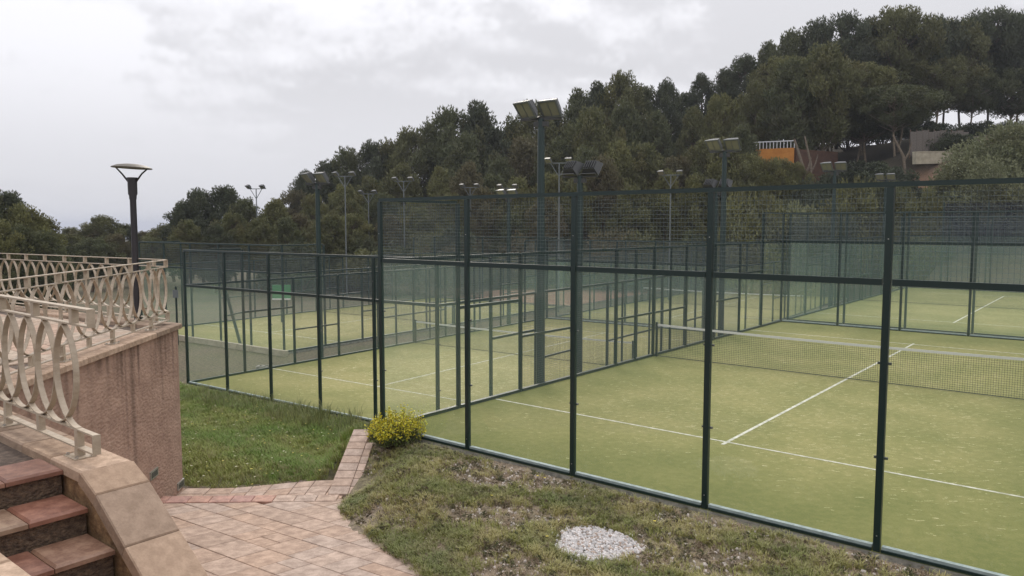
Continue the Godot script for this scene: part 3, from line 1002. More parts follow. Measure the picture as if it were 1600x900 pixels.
	for q in [[1280, 262, 66, 4.0], [1310, 258, 66, 4.5], [1345, 250, 66, 5.0], [1375, 255, 64, 4.5], [1262, 275, 62, 3.5], [1400, 262, 60, 3.6], [1330, 275, 60, 4.0], [1440, 208, 66.5, 2.6], [1466, 204, 66.5, 3.0], [1492, 208, 66, 2.6], [1318, 176, 82, 4.5], [1345, 170, 82, 4.5], [1372, 172, 82, 4.5], [1400, 168, 82, 4.5], [1424, 178, 82, 4.5], [1446, 190, 82, 4.0], [1474, 190, 82, 4.0], [1505, 192, 82, 4.5], [1532, 188, 82, 4.0], [1562, 190, 82, 4.5], [1595, 186, 82, 4.5]]:
		place.call(q[0], q[1], q[2], q[3], rng.randi() % 4, M.shrub_dark, "garden_shrub", "dark evergreen shrub beside the hillside garden walls", "dark shrubs by the garden walls")
	# undergrowth along the foot of the wood
	for i in 40:
		var px2 := 440.0 + i * 18.5 + rng.randf_range(-8, 8)
		var z6 := rng.randf_range(56.0, 64.0) if px2 > 760 else rng.randf_range(52.0, 60.0)
		place.call(px2, rng.randf_range(350.0, 385.0), z6, rng.randf_range(3.0, 5.0), rng.randi() % 4, [M.shrub_dark, M.needles[0], M.needles[1], M.needles[4]][rng.randi() % 4], "undergrowth_shrub", "dark shrub at the foot of the wood behind the courts", "undergrowth at the foot of the wood")

func build_gardens() -> void:
	# orange house wall with a railing, a brown return wall beside it
	var z := 68.5
	var x0 := at_pixel(1198, z)
	var x1 := at_pixel(1236, z)
	var y0 := row_height(262, z) - 2.5
	var y1 := row_height(231, z)
	var t := thing("garden_house_wall", "orange rendered wall with a white railing on the wooded hill", "wall", Vector3((x0 + x1) * 0.5, y0, -z))
	bar_part("orange_face", Vector3(x0 - 1.0, (y0 + y1) * 0.5, -z - 1.5), Vector3(x1, (y0 + y1) * 0.5, -z), 0.3, y1 - y0, M.orange_wall, t)
	bar_part("brown_return", Vector3(x1 + 0.16, (y0 + y1) * 0.5 - 0.1, -z - 0.1), Vector3(x1 + 5.0, (y0 + y1) * 0.5 - 0.1, -z - 3.0), 0.3, y1 - y0, M.brown_wall, t)
	var a := Vector3(x0 - 1.0, y1, -z - 1.5)
	var b := Vector3(x1, y1, -z)
	for k in 13:
		var p := a.lerp(b, k / 12.0)
		bar_part("baluster", p, p + Vector3.UP * 0.6, 0.05, 0.05, M.white_paint, t)
	bar_part("handrail", a + Vector3.UP * 0.63, b + Vector3.UP * 0.63, 0.08, 0.08, M.white_paint, t)
	# white retaining wall with a reed screen
	z = 64.0
	var w0 := Vector3(at_pixel(1422, z), 0, -z)
	var w1 := Vector3(at_pixel(1512, z + 3.0), 0, -z - 3.0)
	var yb := row_height(247, z) - 0.5
	var yt := row_height(238, z)
	var rw := thing("garden_retaining_wall", "low white retaining wall above the dug earth bank", "wall", Vector3(w0.x, yb, w0.z))
	bar_part("wall", w0 + Vector3.UP * (yb + yt) * 0.5, w1 + Vector3.UP * ((yb + yt) * 0.5 + 0.35), 0.35, yt - yb, M.white_wall, rw)
	bar_part("cap", w0 + Vector3.UP * (yt + 0.03), w1 + Vector3.UP * (yt + 0.38), 0.42, 0.06, M.white_wall, rw)
	var rs := thing("reed_screen", "grey reed screen fence standing behind the white retaining wall", "fence", Vector3(w0.x, yt, w0.z - 0.6))
	for k in 10:
		var p0 := w0.lerp(w1, k / 10.0) + Vector3(0, yt + 0.35 * k / 10.0 - 0.3, -0.7)
		var p1 := w0.lerp(w1, (k + 1) / 10.0) + Vector3(0, yt + 0.35 * (k + 1) / 10.0 - 0.3, -0.7)
		bar_part("reed_panel", p0 + Vector3.UP * 1.05, p1 - (p1 - p0) * 0.03 + Vector3.UP * 1.05, 0.06, 2.0 + 0.12 * (k % 3), M.reed, rs)
		bar_part("screen_post", p0 + Vector3(0, -0.2, -0.08), p0 + Vector3(0, 2.25, -0.08), 0.07, 0.07, M.bark, rs)
	# bare trunks leaning on the bank and in front of the brown wall
	for q in [[1418, 262, 1394, 210, 61.0, 0.16, "bare dead tree trunk leaning over the earth bank"], [1262, 282, 1241, 216, 64.0, 0.20, "pale bare trunk leaning before the brown garden wall"], [1264, 270, 1257, 212, 65.0, 0.15, "slim upright pale trunk before the brown garden wall"]]:
		var zt: float = q[4]
		var b0 := Vector3(at_pixel(q[0], zt), 0, -zt)
		b0.y = ground_y(b0.x, b0.z) - 0.1
		var b1 := Vector3(at_pixel(q[2], zt), row_height(q[3], zt), -zt - 0.4)
		var tt := thing("bare_trunk", q[6], "tree trunk", b0)
		var tb := MB.new()
		tb.tube([Vector3.ZERO, (b1 - b0) * 0.35 + Vector3(0.12, 0, 0), (b1 - b0) * 0.7 + Vector3(0.28, 0, 0.1), b1 - b0 + Vector3(-0.15, 0, 0)], [q[5], q[5] * 0.85, q[5] * 0.7, q[5] * 0.45], 8)
		var fk := (b1 - b0) * 0.62 + Vector3(0.22, 0, 0.05)
		tb.tube([fk, fk + Vector3(0.35, 0.7, 0.1), fk + Vector3(0.5, 1.5, 0.2)], [q[5] * 0.6, q[5] * 0.45, q[5] * 0.2], 6)
		put("trunk", tb.mesh(), M.bark_mid, tt)

func blade_tuft(sd: int, blades: int, tall: float, wide: float, lay: float) -> ArrayMesh:
	var r := RandomNumberGenerator.new()
	r.seed = sd
	var b := MB.new()
	for i in blades:
		var an := r.randf() * TAU
		var out := Vector3(cos(an), 0, sin(an))
		var s := out.cross(Vector3.UP).rotated(Vector3.UP, r.randf_range(-0.8, 0.8)) * wide * 0.5
		var h := tall * r.randf_range(0.55, 1.1)
		var p0 := out * r.randf_range(0.0, tall * 0.35)
		var p1 := p0 + Vector3.UP * h * 0.6 + out * h * lay * 0.35
		var p2 := p0 + Vector3.UP * h * (1.0 - 0.3 * lay) + out * h * lay
		var tone := r.randf_range(0.8, 1.2)
		b.col = Color(tone, tone, tone)
		b.tri(p0 - s, p0 + s, p1 + s * 0.7)
		b.tri(p0 - s, p1 + s * 0.7, p1 - s * 0.7)
		b.tri(p1 - s * 0.7, p1 + s * 0.7, p2)
	return b.mesh()
func scatter(called: String, mesh: Mesh, mat: Material, spots: Array, label: String, category: String) -> void:
	var mm := MultiMesh.new()
	mm.transform_format = MultiMesh.TRANSFORM_3D
	mm.use_colors = true
	mm.mesh = mesh
	mm.instance_count = spots.size()
	for i in spots.size():
		mm.set_instance_transform(i, spots[i][0])
		mm.set_instance_color(i, spots[i][1])
	var o := MultiMeshInstance3D.new()
	o.name = numbered(called)
	o.multimesh = mm
	o.material_override = mat
	add_child(o)
	tag(o, label, category, "", "stuff")
func stand(p: Vector3, s: float, sy := 1.0) -> Transform3D:
	return Transform3D(Basis(Vector3.UP, rng.randf() * TAU) * Basis.from_scale(Vector3(s, s * sy, s)), p)
func on_path(x: float, z: float) -> bool:
	if z < -11.4: return x > -2.85 and x < -2.45 and z > -13.35 or low_paved(x, z)
	return x < edge_x(z) + 0.03
func low_paved(x: float, z: float) -> bool:
	return z > -12.02 - 0.14 * smoothstep(-4.2, -5.2, x) - 0.24 * smoothstep(-3.4, -2.8, x) and z <= -11.3 and x < -2.6 and x > -6.0
func build_grass() -> void:
	var green := []
	var tall := []
	var dry := []
	var weeds := []
	var straw := []
	var flowers := []
	var stones := []
	# the green bank below, down to the lower court
	for i in 52000:
		var x := rng.randf_range(-11.5, -1.4)
		var z := rng.randf_range(-24.5, -11.3)
		var a := to_a(x, z)
		var b := to_b(x, z)
		if b.y > -0.12 or x > edge_x(z) - 0.25 and z > -13.6 or a.x > -0.5 and a.y > -0.6 or on_path(x, z): continue
		if x < -5.3 and z > -12.3: continue
		var n := lump.get_noise_2d(x * 5.0, z * 5.0)
		var m := lump.get_noise_2d(x * 12.0, z * 12.0 + 50.0)
		var front := smoothstep(-13.6, -12.2, z)
		var c := Color(0.155, 0.245, 0.035).lerp(Color(0.28, 0.31, 0.075), clampf(0.4 + n * 1.3 + m * 0.6, 0, 1))
		if rng.randf() < 0.25 + 0.35 * front: c = c.lerp(Color(0.27, 0.21, 0.11), rng.randf_range(0.3, 0.85))
		var size := rng.randf_range(0.75, 1.3) * (1.0 - 0.35 * front)
		if -b.y < 1.3 and rng.randf() < 0.16 and b.x > 1.2:
			tall.append([stand(Vector3(x, ground_y(x, z) - 0.01, z), rng.randf_range(0.55, 1.0) + 0.8 * clampf(n + m, 0.0, 0.8)), Color(0.15, 0.20, 0.06).lerp(Color(0.28, 0.25, 0.12), rng.randf() * 0.7)])
		else:
			green.append([stand(Vector3(x, ground_y(x, z) - 0.01, z), size), c])
		if rng.randf() < 0.016:
			flowers.append([stand(Vector3(x, ground_y(x, z) + 0.13 * size, z), rng.randf_range(0.7, 1.2)), Color(0.65, 0.62, 0.42) if rng.randf() < 0.6 else Color(0.62, 0.50, 0.08)])
	# the dry verge in front of the near court
	for i in 90000:
		var x := rng.randf_range(-2.7, 7.6)
		var z := rng.randf_range(-13.6, -5.0)
		var a := to_a(x, z)
		if a.y > -0.16 or on_path(x, z) or x < edge_x(z): continue
		var g := Vector2((x - 0.95) / 0.46, (z + 8.46) / 0.46).length()
		if g < 1.02: continue
		var n := lump.get_noise_2d(x * 7.0 + 30.0, z * 7.0)
		var m := lump.get_noise_2d(x * 17.0, z * 17.0 - 20.0)
		var p := Vector3(x, ground_y(x, z) - 0.003, z)
		var cover := clampf(0.64 + n * 2.2 + m * 1.0, 0.04, 1.0)
		# bare and stony along the foot of the wall
		cover *= 0.45 + 0.55 * smoothstep(-0.15, -1.2, a.y)
		var q := rng.randf()
		if q < cover * 0.62:
			var c := Color(0.255, 0.265, 0.065).lerp(Color(0.40, 0.35, 0.145), clampf(0.4 + m * 1.2, 0, 1))
			dry.append([stand(p, rng.randf_range(0.55, 1.15)), c.lerp(Color(0.10, 0.14, 0.038), clampf(n * 1.2, 0.0, 0.8))])
		elif q < cover * 0.62 + 0.20:
			straw.append([stand(p, rng.randf_range(0.5, 1.1)), Color(0.45, 0.36, 0.24).lerp(Color(0.30, 0.21, 0.145), rng.randf())])
		elif q < cover * 0.62 + 0.26 and rng.randf() < 0.8:
			weeds.append([stand(p, rng.randf_range(0.4, 1.0)), Color(0.11, 0.125, 0.055).lerp(Color(0.22, 0.165, 0.11), rng.randf())])
		elif rng.randf() < 0.22 - 0.20 * cover:
			var t := rng.randf_range(0.8, 1.15)
			stones.append([Transform3D(Basis(Vector3(rng.randf(), rng.randf(), 0.3).normalized(), rng.randf() * TAU) * Basis.from_scale(Vector3(1, 0.7, 0.85) * rng.randf_range(0.35, 1.25)), p + Vector3.UP * 0.012), Color(0.55, 0.49, 0.44) * t])
		if rng.randf() < 0.00012:
			flowers.append([stand(p + Vector3.UP * 0.07, 1.0), Color(0.65, 0.52, 0.06)])
	scatter("green_grass", blade_tuft(1, 9, 0.16, 0.011, 0.55), M.blade, green, "fresh green grass on the bank below the lower court", "grass")
	scatter("tall_weeds", blade_tuft(2, 8, 0.42, 0.009, 0.45), M.blade, tall, "tall weeds growing along the foot of the lower court", "weeds")
	scatter("verge_grass", blade_tuft(3, 10, 0.105, 0.0085, 0.7), M.blade, dry, "patchy short grass on the verge before the glass wall", "grass")
	scatter("straw_grass", blade_tuft(4, 7, 0.08, 0.007, 1.0), M.blade, straw, "dry straw-coloured grass on the verge before the glass wall", "grass")
	var wm := MB.new()
	var wr := RandomNumberGenerator.new()
	wr.seed = 77
	for i in 26:
		var an := wr.randf() * TAU
		var rr := wr.randf() * 0.09
		wm.col = Color(1, 1, 1) * wr.randf_range(0.75, 1.25)
		spray(wm, Vector3(cos(an) * rr, wr.randf() * 0.07, sin(an) * rr), Vector3(cos(an), 0.8, sin(an)).normalized(), 0.035, 0.009, wr, 3)
	scatter("low_weeds", wm.mesh(), M.blade, weeds, "low broad-leaved weeds among the verge grass", "weeds")
	var fm := MB.new()
	for i in 6:
		var an := TAU * i / 6.0
		fm.tri(Vector3.ZERO, Vector3(cos(an), 0.25, sin(an)) * 0.02, Vector3(cos(an + 0.8), 0.25, sin(an + 0.8)) * 0.02)
	scatter("meadow_flowers", fm.mesh(), M.blade, flowers, "small pale and yellow flowers dotted in the grass", "flowers")
	# pebbles: the heap of white gravel and the loose stones of the verge
	var pm := MB.new()
	var pr := RandomNumberGenerator.new()
	pr.seed = 3
	var ring := []
	for j in 3:
		var rw := []
		for i in 7:
			var an := TAU * i / 7.0
			var rr: float = [0.62, 1.0, 0.62][j] * pr.randf_range(0.85, 1.12) * 0.022
			rw.append(Vector3(cos(an) * rr, [-0.012, 0.0, 0.012][j], sin(an) * rr))
		ring.append(rw)
	for j in 2:
		for i in 7:
			var e := (i + 1) % 7
			pm.quad(ring[j][e], ring[j][i], ring[j + 1][i], ring[j + 1][e])
	for i in 7:
		var e := (i + 1) % 7
		pm.tri(Vector3(0, 0.017, 0), ring[2][e], ring[2][i])
	var heap := []
	for i in 1900:
		var an := rng.randf() * TAU
		var rr := sqrt(rng.randf()) * 0.47 * (1.0 + 0.12 * sin(an * 3.0 + 1.0) + 0.07 * sin(an * 7.0)) * (1.0 if rng.randf() < 0.93 else 1.25)
		var x := 0.95 + cos(an) * rr
		var z := -8.46 + sin(an) * rr
		var t := rng.randf_range(0.6, 1.2)
		heap.append([Transform3D(Basis(Vector3(rng.randf(), rng.randf(), 0.3).normalized(), rng.randf() * TAU) * Basis.from_scale(Vector3(1, 0.8, 0.85) * rng.randf_range(0.7, 1.35)), Vector3(x, ground_y(x, z) + 0.012 + rng.randf() * 0.025 * (1.0 - rr / 0.6), z)), Color(0.60, 0.57, 0.55) * t if rng.randf() < 0.82 else Color(0.42, 0.33, 0.27) * t])
	scatter("white_gravel", pm.mesh(), M.pebble, heap, "heap of small white gravel on the verge grass", "gravel")
	scatter("loose_stones", pm.mesh(), M.pebble, stones, "loose small stones scattered over the dry verge", "stones")

func build_bush() -> void:
	# the yellow-leaved bush at the corner of the near court
	var at := Vector3(-1.95, 0, -12.72)
	at.y = ground_y(at.x, at.z)
	var t := thing("yellow_bush", "round bush with bright yellow-green leaves at the court corner", "bush", at)
	var r := RandomNumberGenerator.new()
	r.seed = 6
	var st := MB.new()
	var lf := MB.new()
	var dk := MB.new()
	for i in 130:
		var an := r.randf() * TAU
		var k := sqrt(r.randf())
		var tip := Vector3(cos(an) * k * 0.54, (0.58 - 0.26 * k * k) * r.randf_range(0.75, 1.1), sin(an) * k * 0.46)
		if i % 9 == 0: tip.y *= 1.22
		var foot := Vector3(tip.x * 0.35, -0.03, tip.z * 0.35)
		st.tube([foot, foot.lerp(tip, 0.5) + Vector3(tip.x, 0, tip.z) * 0.12, tip], [0.006, 0.005, 0.002], 4, false)
		for q in 52:
			var f := r.randf_range(0.25, 1.03)
			var p := foot.lerp(tip, f) + Vector3(tip.x, 0, tip.z) * 0.12 * sin(PI * clampf(f, 0, 1)) + Vector3(r.randfn(), r.randfn(), r.randfn()) * 0.022
			var young := f > r.randf_range(0.52, 0.8)
			var b := lf if young else dk
			var tone := r.randf_range(0.75, 1.2)
			b.col = (Color(0.58, 0.50, 0.03) if r.randf() < 0.7 else Color(0.40, 0.42, 0.035)) * tone if young else Color(0.10, 0.13, 0.03) * tone
			var d := Vector3(r.randfn(), r.randfn() * 0.7 + 0.4, r.randfn()).normalized()
			var s := d.cross(Vector3(r.randfn(), r.randfn(), r.randfn())).normalized()
			var ln := r.randf_range(0.028, 0.05)
			b.tri(p, p + d * ln * 0.5 - s * ln * 0.3, p + d * ln)
			b.tri(p, p + d * ln, p + d * ln * 0.5 + s * ln * 0.3)
	put("stems", st.mesh(), M.bark, t)
	put("yellow_leaves", lf.mesh(), M.bush_leaf, t)
	put("old_leaves", dk.mesh(), M.bush_leaf, t)

# ---------------------------------------------------------------- path, stairs, terrace
func paver_mesh(w: float, l: float, h: float, ch: float) -> ArrayMesh:
	var key := "slab %.2f %.2f %.3f" % [w, l, h]
	if wire_cache.has(key): return wire_cache[key]
	var b := MB.new()
	b.slab(Vector3.ZERO, Vector3(w * 0.5, 0, 0), Vector3(0, h * 0.5, 0), Vector3(0, 0, l * 0.5), ch)
	wire_cache[key] = b.mesh()
	return wire_cache[key]
func lay(called: String, mesh: Mesh, mat: Material, c: Vector3, eu: Vector3, ev: Vector3, parent: Node3D) -> void:
	var o := put(called, mesh, mat, parent)
	var n := ev.cross(eu).normalized()
	if n.y < 0: n = -n
	var z := eu.cross(n).normalized()
	o.transform = Transform3D(Basis(eu.normalized(), n, z), c - parent.position)
func build_path() -> void:
	# bed of the path
	var b := MB.new()
	var zs := [2.0, -2.0, -5.0, -7.86, -8.86, -9.73, -10.44, -11.1, -11.36]
	for i in zs.size() - 1:
		var z0: float = zs[i]
		var z1: float = zs[i + 1]
		b.quad(Vector3(-7.0, path_y(z0) - 0.022, z0), Vector3(edge_x(z0) + 0.3, path_y(z0) - 0.022, z0), Vector3(edge_x(z1) + 0.3, path_y(z1) - 0.022, z1), Vector3(-7.0, path_y(z1) - 0.022, z1))
	for i in 12:
		var xa := -7.0 + 0.36 * i
		var xb := xa + 0.36
		b.quad(Vector3(xa, landing_y(xa) - 0.03, -11.34), Vector3(xb, landing_y(xb) - 0.03, -11.34), Vector3(xb, landing_y(xb) - 0.03, -12.25), Vector3(xa, landing_y(xa) - 0.03, -12.25))
	var path := ground_sheet("path", b.mesh(), M.joint, "paved path of mixed stone slabs below the terrace wall", "path")
	# slabs in courses that follow the court's directions
	var s := Vector3(0, 0.114, 0)
	var eu := AW(1, 0) - AW(0, 0)
	var ev := AW(0, 1) - AW(0, 0)
	eu.y = eu.z * 0.114
	ev.y = ev.z * 0.114
	var v := -7.2
	var row := 0
	while v < -0.8:
		var depth: float = [0.46, 0.30, 0.40, 0.46][row % 4]
		var u := -1.8 + rng.randf() * 0.4
		while u < 6.9:
			var wid: float = [0.34, 0.48, 0.62, 0.48, 0.40, 0.55][rng.randi() % 6]
			var parts := [[u, wid, v, depth]]
			if wid > 0.6 and rng.randf() < 0.35: parts = [[u, 0.31, v, depth], [u + 0.31, 0.31, v, depth]]
			elif depth > 0.42 and rng.randf() < 0.3: parts = [[u, wid, v, 0.23], [u, wid, v + 0.23, 0.23]]
			for q in parts:
				var c := AW(q[0] + q[1] * 0.5, q[2] + q[3] * 0.5)
				c.y = path_y(c.z)
				if c.z > -6.9 or c.z < -11.12 or c.x > edge_x(c.z) + 0.24: continue
				if c.x < -5.6 or (q[2] < -6.5 and q[0] < 6.3): continue
				var m: Material = M.paver[rng.randi() % 6]
				lay("paver", paver_mesh(q[1] - 0.008, q[3] - 0.008, 0.05, 0.006), m, c + Vector3.DOWN * (0.025 - rng.randf() * 0.004), eu, ev, path)
			u += wid
		v += depth
		row += 1
	# the terracotta row at the step and the narrow landing beyond it
	var a := Vector3(-5.7, path_y(-11.02), -11.03)
	var e := Vector3(-2.60, path_y(-11.17), -11.17)
	var d := (e - a).normalized()
	var n := 10
	for i in n:
		var c := a + d * ((e - a).length() * (i + 0.5) / n)
		lay("step_tile", paver_mesh((e - a).length() / n - 0.006, 0.27, 0.05, 0.008), M.step_tile[i % 3] if i < 7 else M.paver[[0, 4, 2][i % 3]], c + Vector3.UP * 0.004, d, Vector3(0.05, 0, -1), path)
	var x := -6.2
	while x < -2.5:
		var zz := -11.22
		var wid2: float = [0.32, 0.4, 0.28][rng.randi() % 3]
		while zz > -12.5:
			if low_paved(x + wid2 * 0.5, zz - 0.14):
				lay("paver", paver_mesh(wid2 - 0.01, 0.27, 0.05, 0.007), M.paver[rng.randi() % 6], Vector3(x + wid2 * 0.5, landing_y(x + wid2 * 0.5) - 0.02, zz - 0.14), Vector3(wid2, landing_y(x + wid2) - landing_y(x), 0).normalized(), Vector3(0, 0, -1), path)
			zz -= 0.28
		x += wid2
	# edging tiles climbing to the court corner
	var et := thing("edging_strip", "sloping strip of pale edging tiles between the green bank and the dry verge", "kerb", Vector3(-2.57, -0.6, -12.3))
	for i in 9:
		var z0 := -11.35 - 0.22 * i
		var c := Vector3(-2.64, (kerb_y(z0) + kerb_y(z0 - 0.22)) * 0.5, z0 - 0.11)
		var tilt := Vector3(0, kerb_y(z0 - 0.22) - kerb_y(z0), -0.22)
		lay("edging_tile", paver_mesh(0.30, 0.212, 0.14, 0.006), M.paver[[2, 0, 4, 2, 0][i % 5]], c + Vector3.DOWN * 0.05, Vector3(1, 0, 0), tilt, et)
		if i < 7: lay("edging_tile", paver_mesh(0.12, 0.212, 0.14, 0.006), M.paver[[4, 2, 0][i % 3]], c + Vector3(0.216, -0.056, 0), Vector3(1, 0, 0), tilt, et)

func oval_mesh(hw: float, y0: float, cy: float, bb: float, y1: float, deep: float, thick: float) -> ArrayMesh:
	# an upright ellipse of flat bar, open at the top where it meets the upper rail
	var b := MB.new()
	var an1 := asin((y1 - cy) / bb)
	var n := 30
	var pts := []
	for i in n + 1:
		var an := lerpf(PI - an1, TAU + an1, float(i) / n)
		pts.append(Vector2(cos(an) * hw, cy + sin(an) * bb))
	for i in n:
		var p: Vector2 = pts[i]
		var q: Vector2 = pts[i + 1]
		var nrm := func(k: int) -> Vector2:
			var a: Vector2 = pts[max(k - 1, 0)]
			var c: Vector2 = pts[min(k + 1, n)]
			return (c - a).normalized().orthogonal()
		var np: Vector2 = nrm.call(i) * thick * 0.5
		var nq: Vector2 = nrm.call(i + 1) * thick * 0.5
		var z := deep * 0.5
		var v := func(u: Vector2, zz: float) -> Vector3: return Vector3(u.x, u.y, zz)
		b.quad(v.call(p + np, z), v.call(q + nq, z), v.call(q + nq, -z), v.call(p + np, -z))
		b.quad(v.call(p - np, -z), v.call(q - nq, -z), v.call(q - nq, z), v.call(p - np, z))
		b.quad(v.call(p - np, z), v.call(q - nq, z), v.call(q + nq, z), v.call(p + np, z))
		b.quad(v.call(p + np, -z), v.call(q + nq, -z), v.call(q - nq, -z), v.call(p - np, -z))
	return b.mesh()
func railing(a: Vector3, b: Vector3, label: String, first := 0.25, ends := true) -> void:
	var t := thing("terrace_railing", label, "railing", a, "cream oval-patterned railings of the terrace")
	var d := (b - a).normalized()
	var l := (b - a).length()
	var up := Vector3.UP
	bar_part("top_rail", a + up * 1.005, b + up * 1.005, 0.05, 0.012, M.rail, t)
	bar_part("upper_rail", a + up * 0.895, b + up * 0.895, 0.04, 0.012, M.rail, t)
	bar_part("lower_rail", a + up * 0.185, b + up * 0.185, 0.04, 0.012, M.rail, t)
	bar_part("bottom_rail", a + up * 0.065, b + up * 0.065, 0.05, 0.012, M.rail, t)
	if ends:
		for p in [a + d * 0.005, b - d * 0.005]:
			bar_part("end_plate", p + up * 0.89, p + up * 1.0, 0.05, 0.012, M.rail, t, d)
			bar_part("end_plate", p + up * 0.06, p + up * 0.19, 0.05, 0.012, M.rail, t, d)
	var s := first
	var k := 0
	while s < l - 0.05:
		var p := a + d * s
		bar_part("spacer", p + up * 0.071, p + up * 0.179, 0.044, 0.05, M.rail, t, d)
		bar_part("spacer", p + up * 0.901, p + up * 0.999, 0.044, 0.05, M.rail, t, d)
		if k % 2 == 0:
			bar_part("foot", p, p + up * 0.059, 0.05, 0.05, M.rail, t, d)
			bar_part("base_plate", p - d * 0.09 + up * 0.004, p + d * 0.09 + up * 0.004, 0.14, 0.008, M.rail, t)
			for sx in [-1.0, 1.0]:
				for sz in [-1.0, 1.0]:
					bar_part("bolt", p + d * 0.07 * sx + d.cross(up) * 0.05 * sz + up * 0.008, p + d * 0.07 * sx + d.cross(up) * 0.05 * sz + up * 0.022, 0.016, 0.016, M.bolt, t)
		s += 0.66
		k += 1
	s = first - 0.33
	while s < l + 0.1:
		if s > 0.30 and s < l - 0.30:
			var o := put("oval", oval, M.rail, t)
			var z := d.cross(up)
			o.transform = Transform3D(Basis(d, up, z), d * s)
		elif s > -0.05 and s < l + 0.05:
			var o2 := put("half_oval", half_oval, M.rail, t)
			var dd := d if s < l * 0.5 else -d
			o2.transform = Transform3D(Basis(dd, up, dd.cross(up)), d * s)
		s += 0.33
var oval: ArrayMesh
var half_oval: ArrayMesh

func coping_run(a: Vector3, b: Vector3, w: float, th: float, piece: float, parent: Node3D, off := 0.0) -> void:
	# stones laid end to end; a..b is the outer top edge, the stones lie to the left of it
	var d := (b - a).normalized()
	var l := (b - a).length()
	var n := int(round(l / piece))
	var side := Vector3.UP.cross(d).normalized()
	for i in n:
		var c := a + d * (l * (i + 0.5) / n) + side * w * 0.5 + Vector3.DOWN * th * 0.5
		lay("coping_stone", paver_mesh(snappedf(l / n - 0.006, 0.001), w, th, 0.012), M.sandstone[rng.randi() % 6], c, d, side, parent)
func build_terrace() -> void:
	var top := 2.05
	var w0 := Vector3(-4.82, top, -6.85)
	var w1 := Vector3(-5.22, top, -12.08)
	var w2 := Vector3(-22.0, top, -22.6)
	var s0 := AW(5.15, -6.68, top)
	# deck
	var db := MB.new()
	var poly := [AW(4.86, -7.0, 1.985), Vector3(-4.9, 1.985, -6.9), Vector3(-5.3, 1.985, -12.0), Vector3(-22, 1.985, -22.4), Vector3(-24, 1.985, -4), AW(1.0, -14.0, 1.985), AW(4.86, -8.0, 1.985)]
	var pl := PackedVector2Array()
	for p in poly: pl.append(Vector2(p.x, p.z))
	var tr := Geometry2D.triangulate_polygon(pl)
	for i in range(0, tr.size(), 3):
		var q := [poly[tr[i]], poly[tr[i + 1]], poly[tr[i + 2]]]
		if (q[1] - q[0]).cross(q[2] - q[0]).y < 0: q = [q[0], q[2], q[1]]
		db.tri(q[0], q[1], q[2])
	var deck := ground_sheet("terrace_deck", db.mesh(), M.joint, "tiled terrace deck behind the oval-patterned railings", "terrace")
	var inner := Geometry2D.offset_polygon(pl, -0.45)
	var eu := AW(1, 0) - AW(0, 0)
	var ev := AW(0, 1) - AW(0, 0)
	var count := 0
	var ts := 0.45
	for j in 40:
		for i in 40:
			var u := 4.30 - ts * (i + 0.5)
			var v := -7.0 - ts * (j - 16.0)
			var c := AW(u, v, 1.985)
			if -c.z < 4.0 or c.x > -2.6: continue
			var pxx := 800.0 + c.x / -c.z * FOCAL
			if pxx < -60.0 or count > 292: continue
			if not Geometry2D.is_point_in_polygon(Vector2(c.x, c.z), inner[0]): continue
			lay("deck_tile", paver_mesh(ts - 0.008, ts - 0.008, 0.03, 0.004), M.deck[(i * 7 + j * 5 + rng.randi() % 3) % 6], c + Vector3.UP * (0.001 + rng.randf() * 0.002), eu, ev, deck)
			count += 1
	# retaining wall under the deck
	var wt := thing("terrace_wall", "pinkish stucco retaining wall of the terrace with dark rain streaks", "wall", Vector3(-5.2, -1.0, -10.0))
	var wm := MB.new()
	var ofs := -wt.position
	var face := func(a: Vector3, b: Vector3, ua: float, ub: float) -> void:
		var t0 := 1.97
		var bt := -1.2
		wm.quad(Vector3(a.x, bt, a.z) + ofs, Vector3(b.x, bt, b.z) + ofs, Vector3(b.x, t0, b.z) + ofs, Vector3(a.x, t0, a.z) + ofs, Vector2(ua, 1.0), Vector2(ub, 0.0))
	var in0 := Vector3(-4.87, 0, -6.92)
	var in1 := Vector3(-5.27, 0, -12.02)
	var in2 := Vector3(-22.0, 0, -22.5)
	face.call(in0, in1, 0.87, 0.0)
	face.call(in1, in2, 0.0, 3.3)
	var sc := AW(6.9, -6.74)
	face.call(AW(5.1, -6.74), in0, 0.55, 0.0)
	put("stucco_face", wm.mesh(), M.stucco, wt)
	coping_run(w0, w1, 0.42, 0.075, 0.55, wt)
	coping_run(w1, w2, 0.42, 0.075, 0.55, wt)
	coping_run(s0 + Vector3.UP * 0.0, w0, 0.32, 0.075, 0.5, wt)
	# recessed step lights in the wall
	for q in [[0.77, 0.02], [0.975, -0.50]]:
		var d := (in1 - in0).normalized()
		var c: Vector3 = in0.lerp(in1, q[0]) + Vector3.UP * q[1]
		var n := d.cross(Vector3.UP).normalized()
		var f := put("wall_light", unit_box, M.bolt, wt)
		f.transform = Transform3D(Basis(d * 0.28, Vector3.UP * 0.12, n * 0.03), c + ofs + n * 0.004)
		var g := put("light_grille", light_grille, M.housing, f)
	# stairs
	var st := thing("staircase", "outdoor steps with terracotta treads between stone parapets", "stairs", AW(5.5, -7.5, -0.2))
	var so := -st.position
	for k in 9:
		var y := 2.02 - 0.17 * k
		var u0 := 4.86 + 0.36 * k
		var rm := MB.new()
		rm.box(AW(u0 - 0.20, -7.5, y - 0.57) + so, eu * 0.17, Vector3.UP * 0.53, -ev * 0.5)
		put("riser", rm.mesh(), M.riser, st)
		for q in 3:
			var v0 := -7.0 - 0.3333 * (q + 0.5)
			lay("tread_tile", tread_mesh, M.terracotta[(k * 2 + q * 3) % 6], AW(u0 - 0.175, v0, y - 0.02), eu, ev, st)
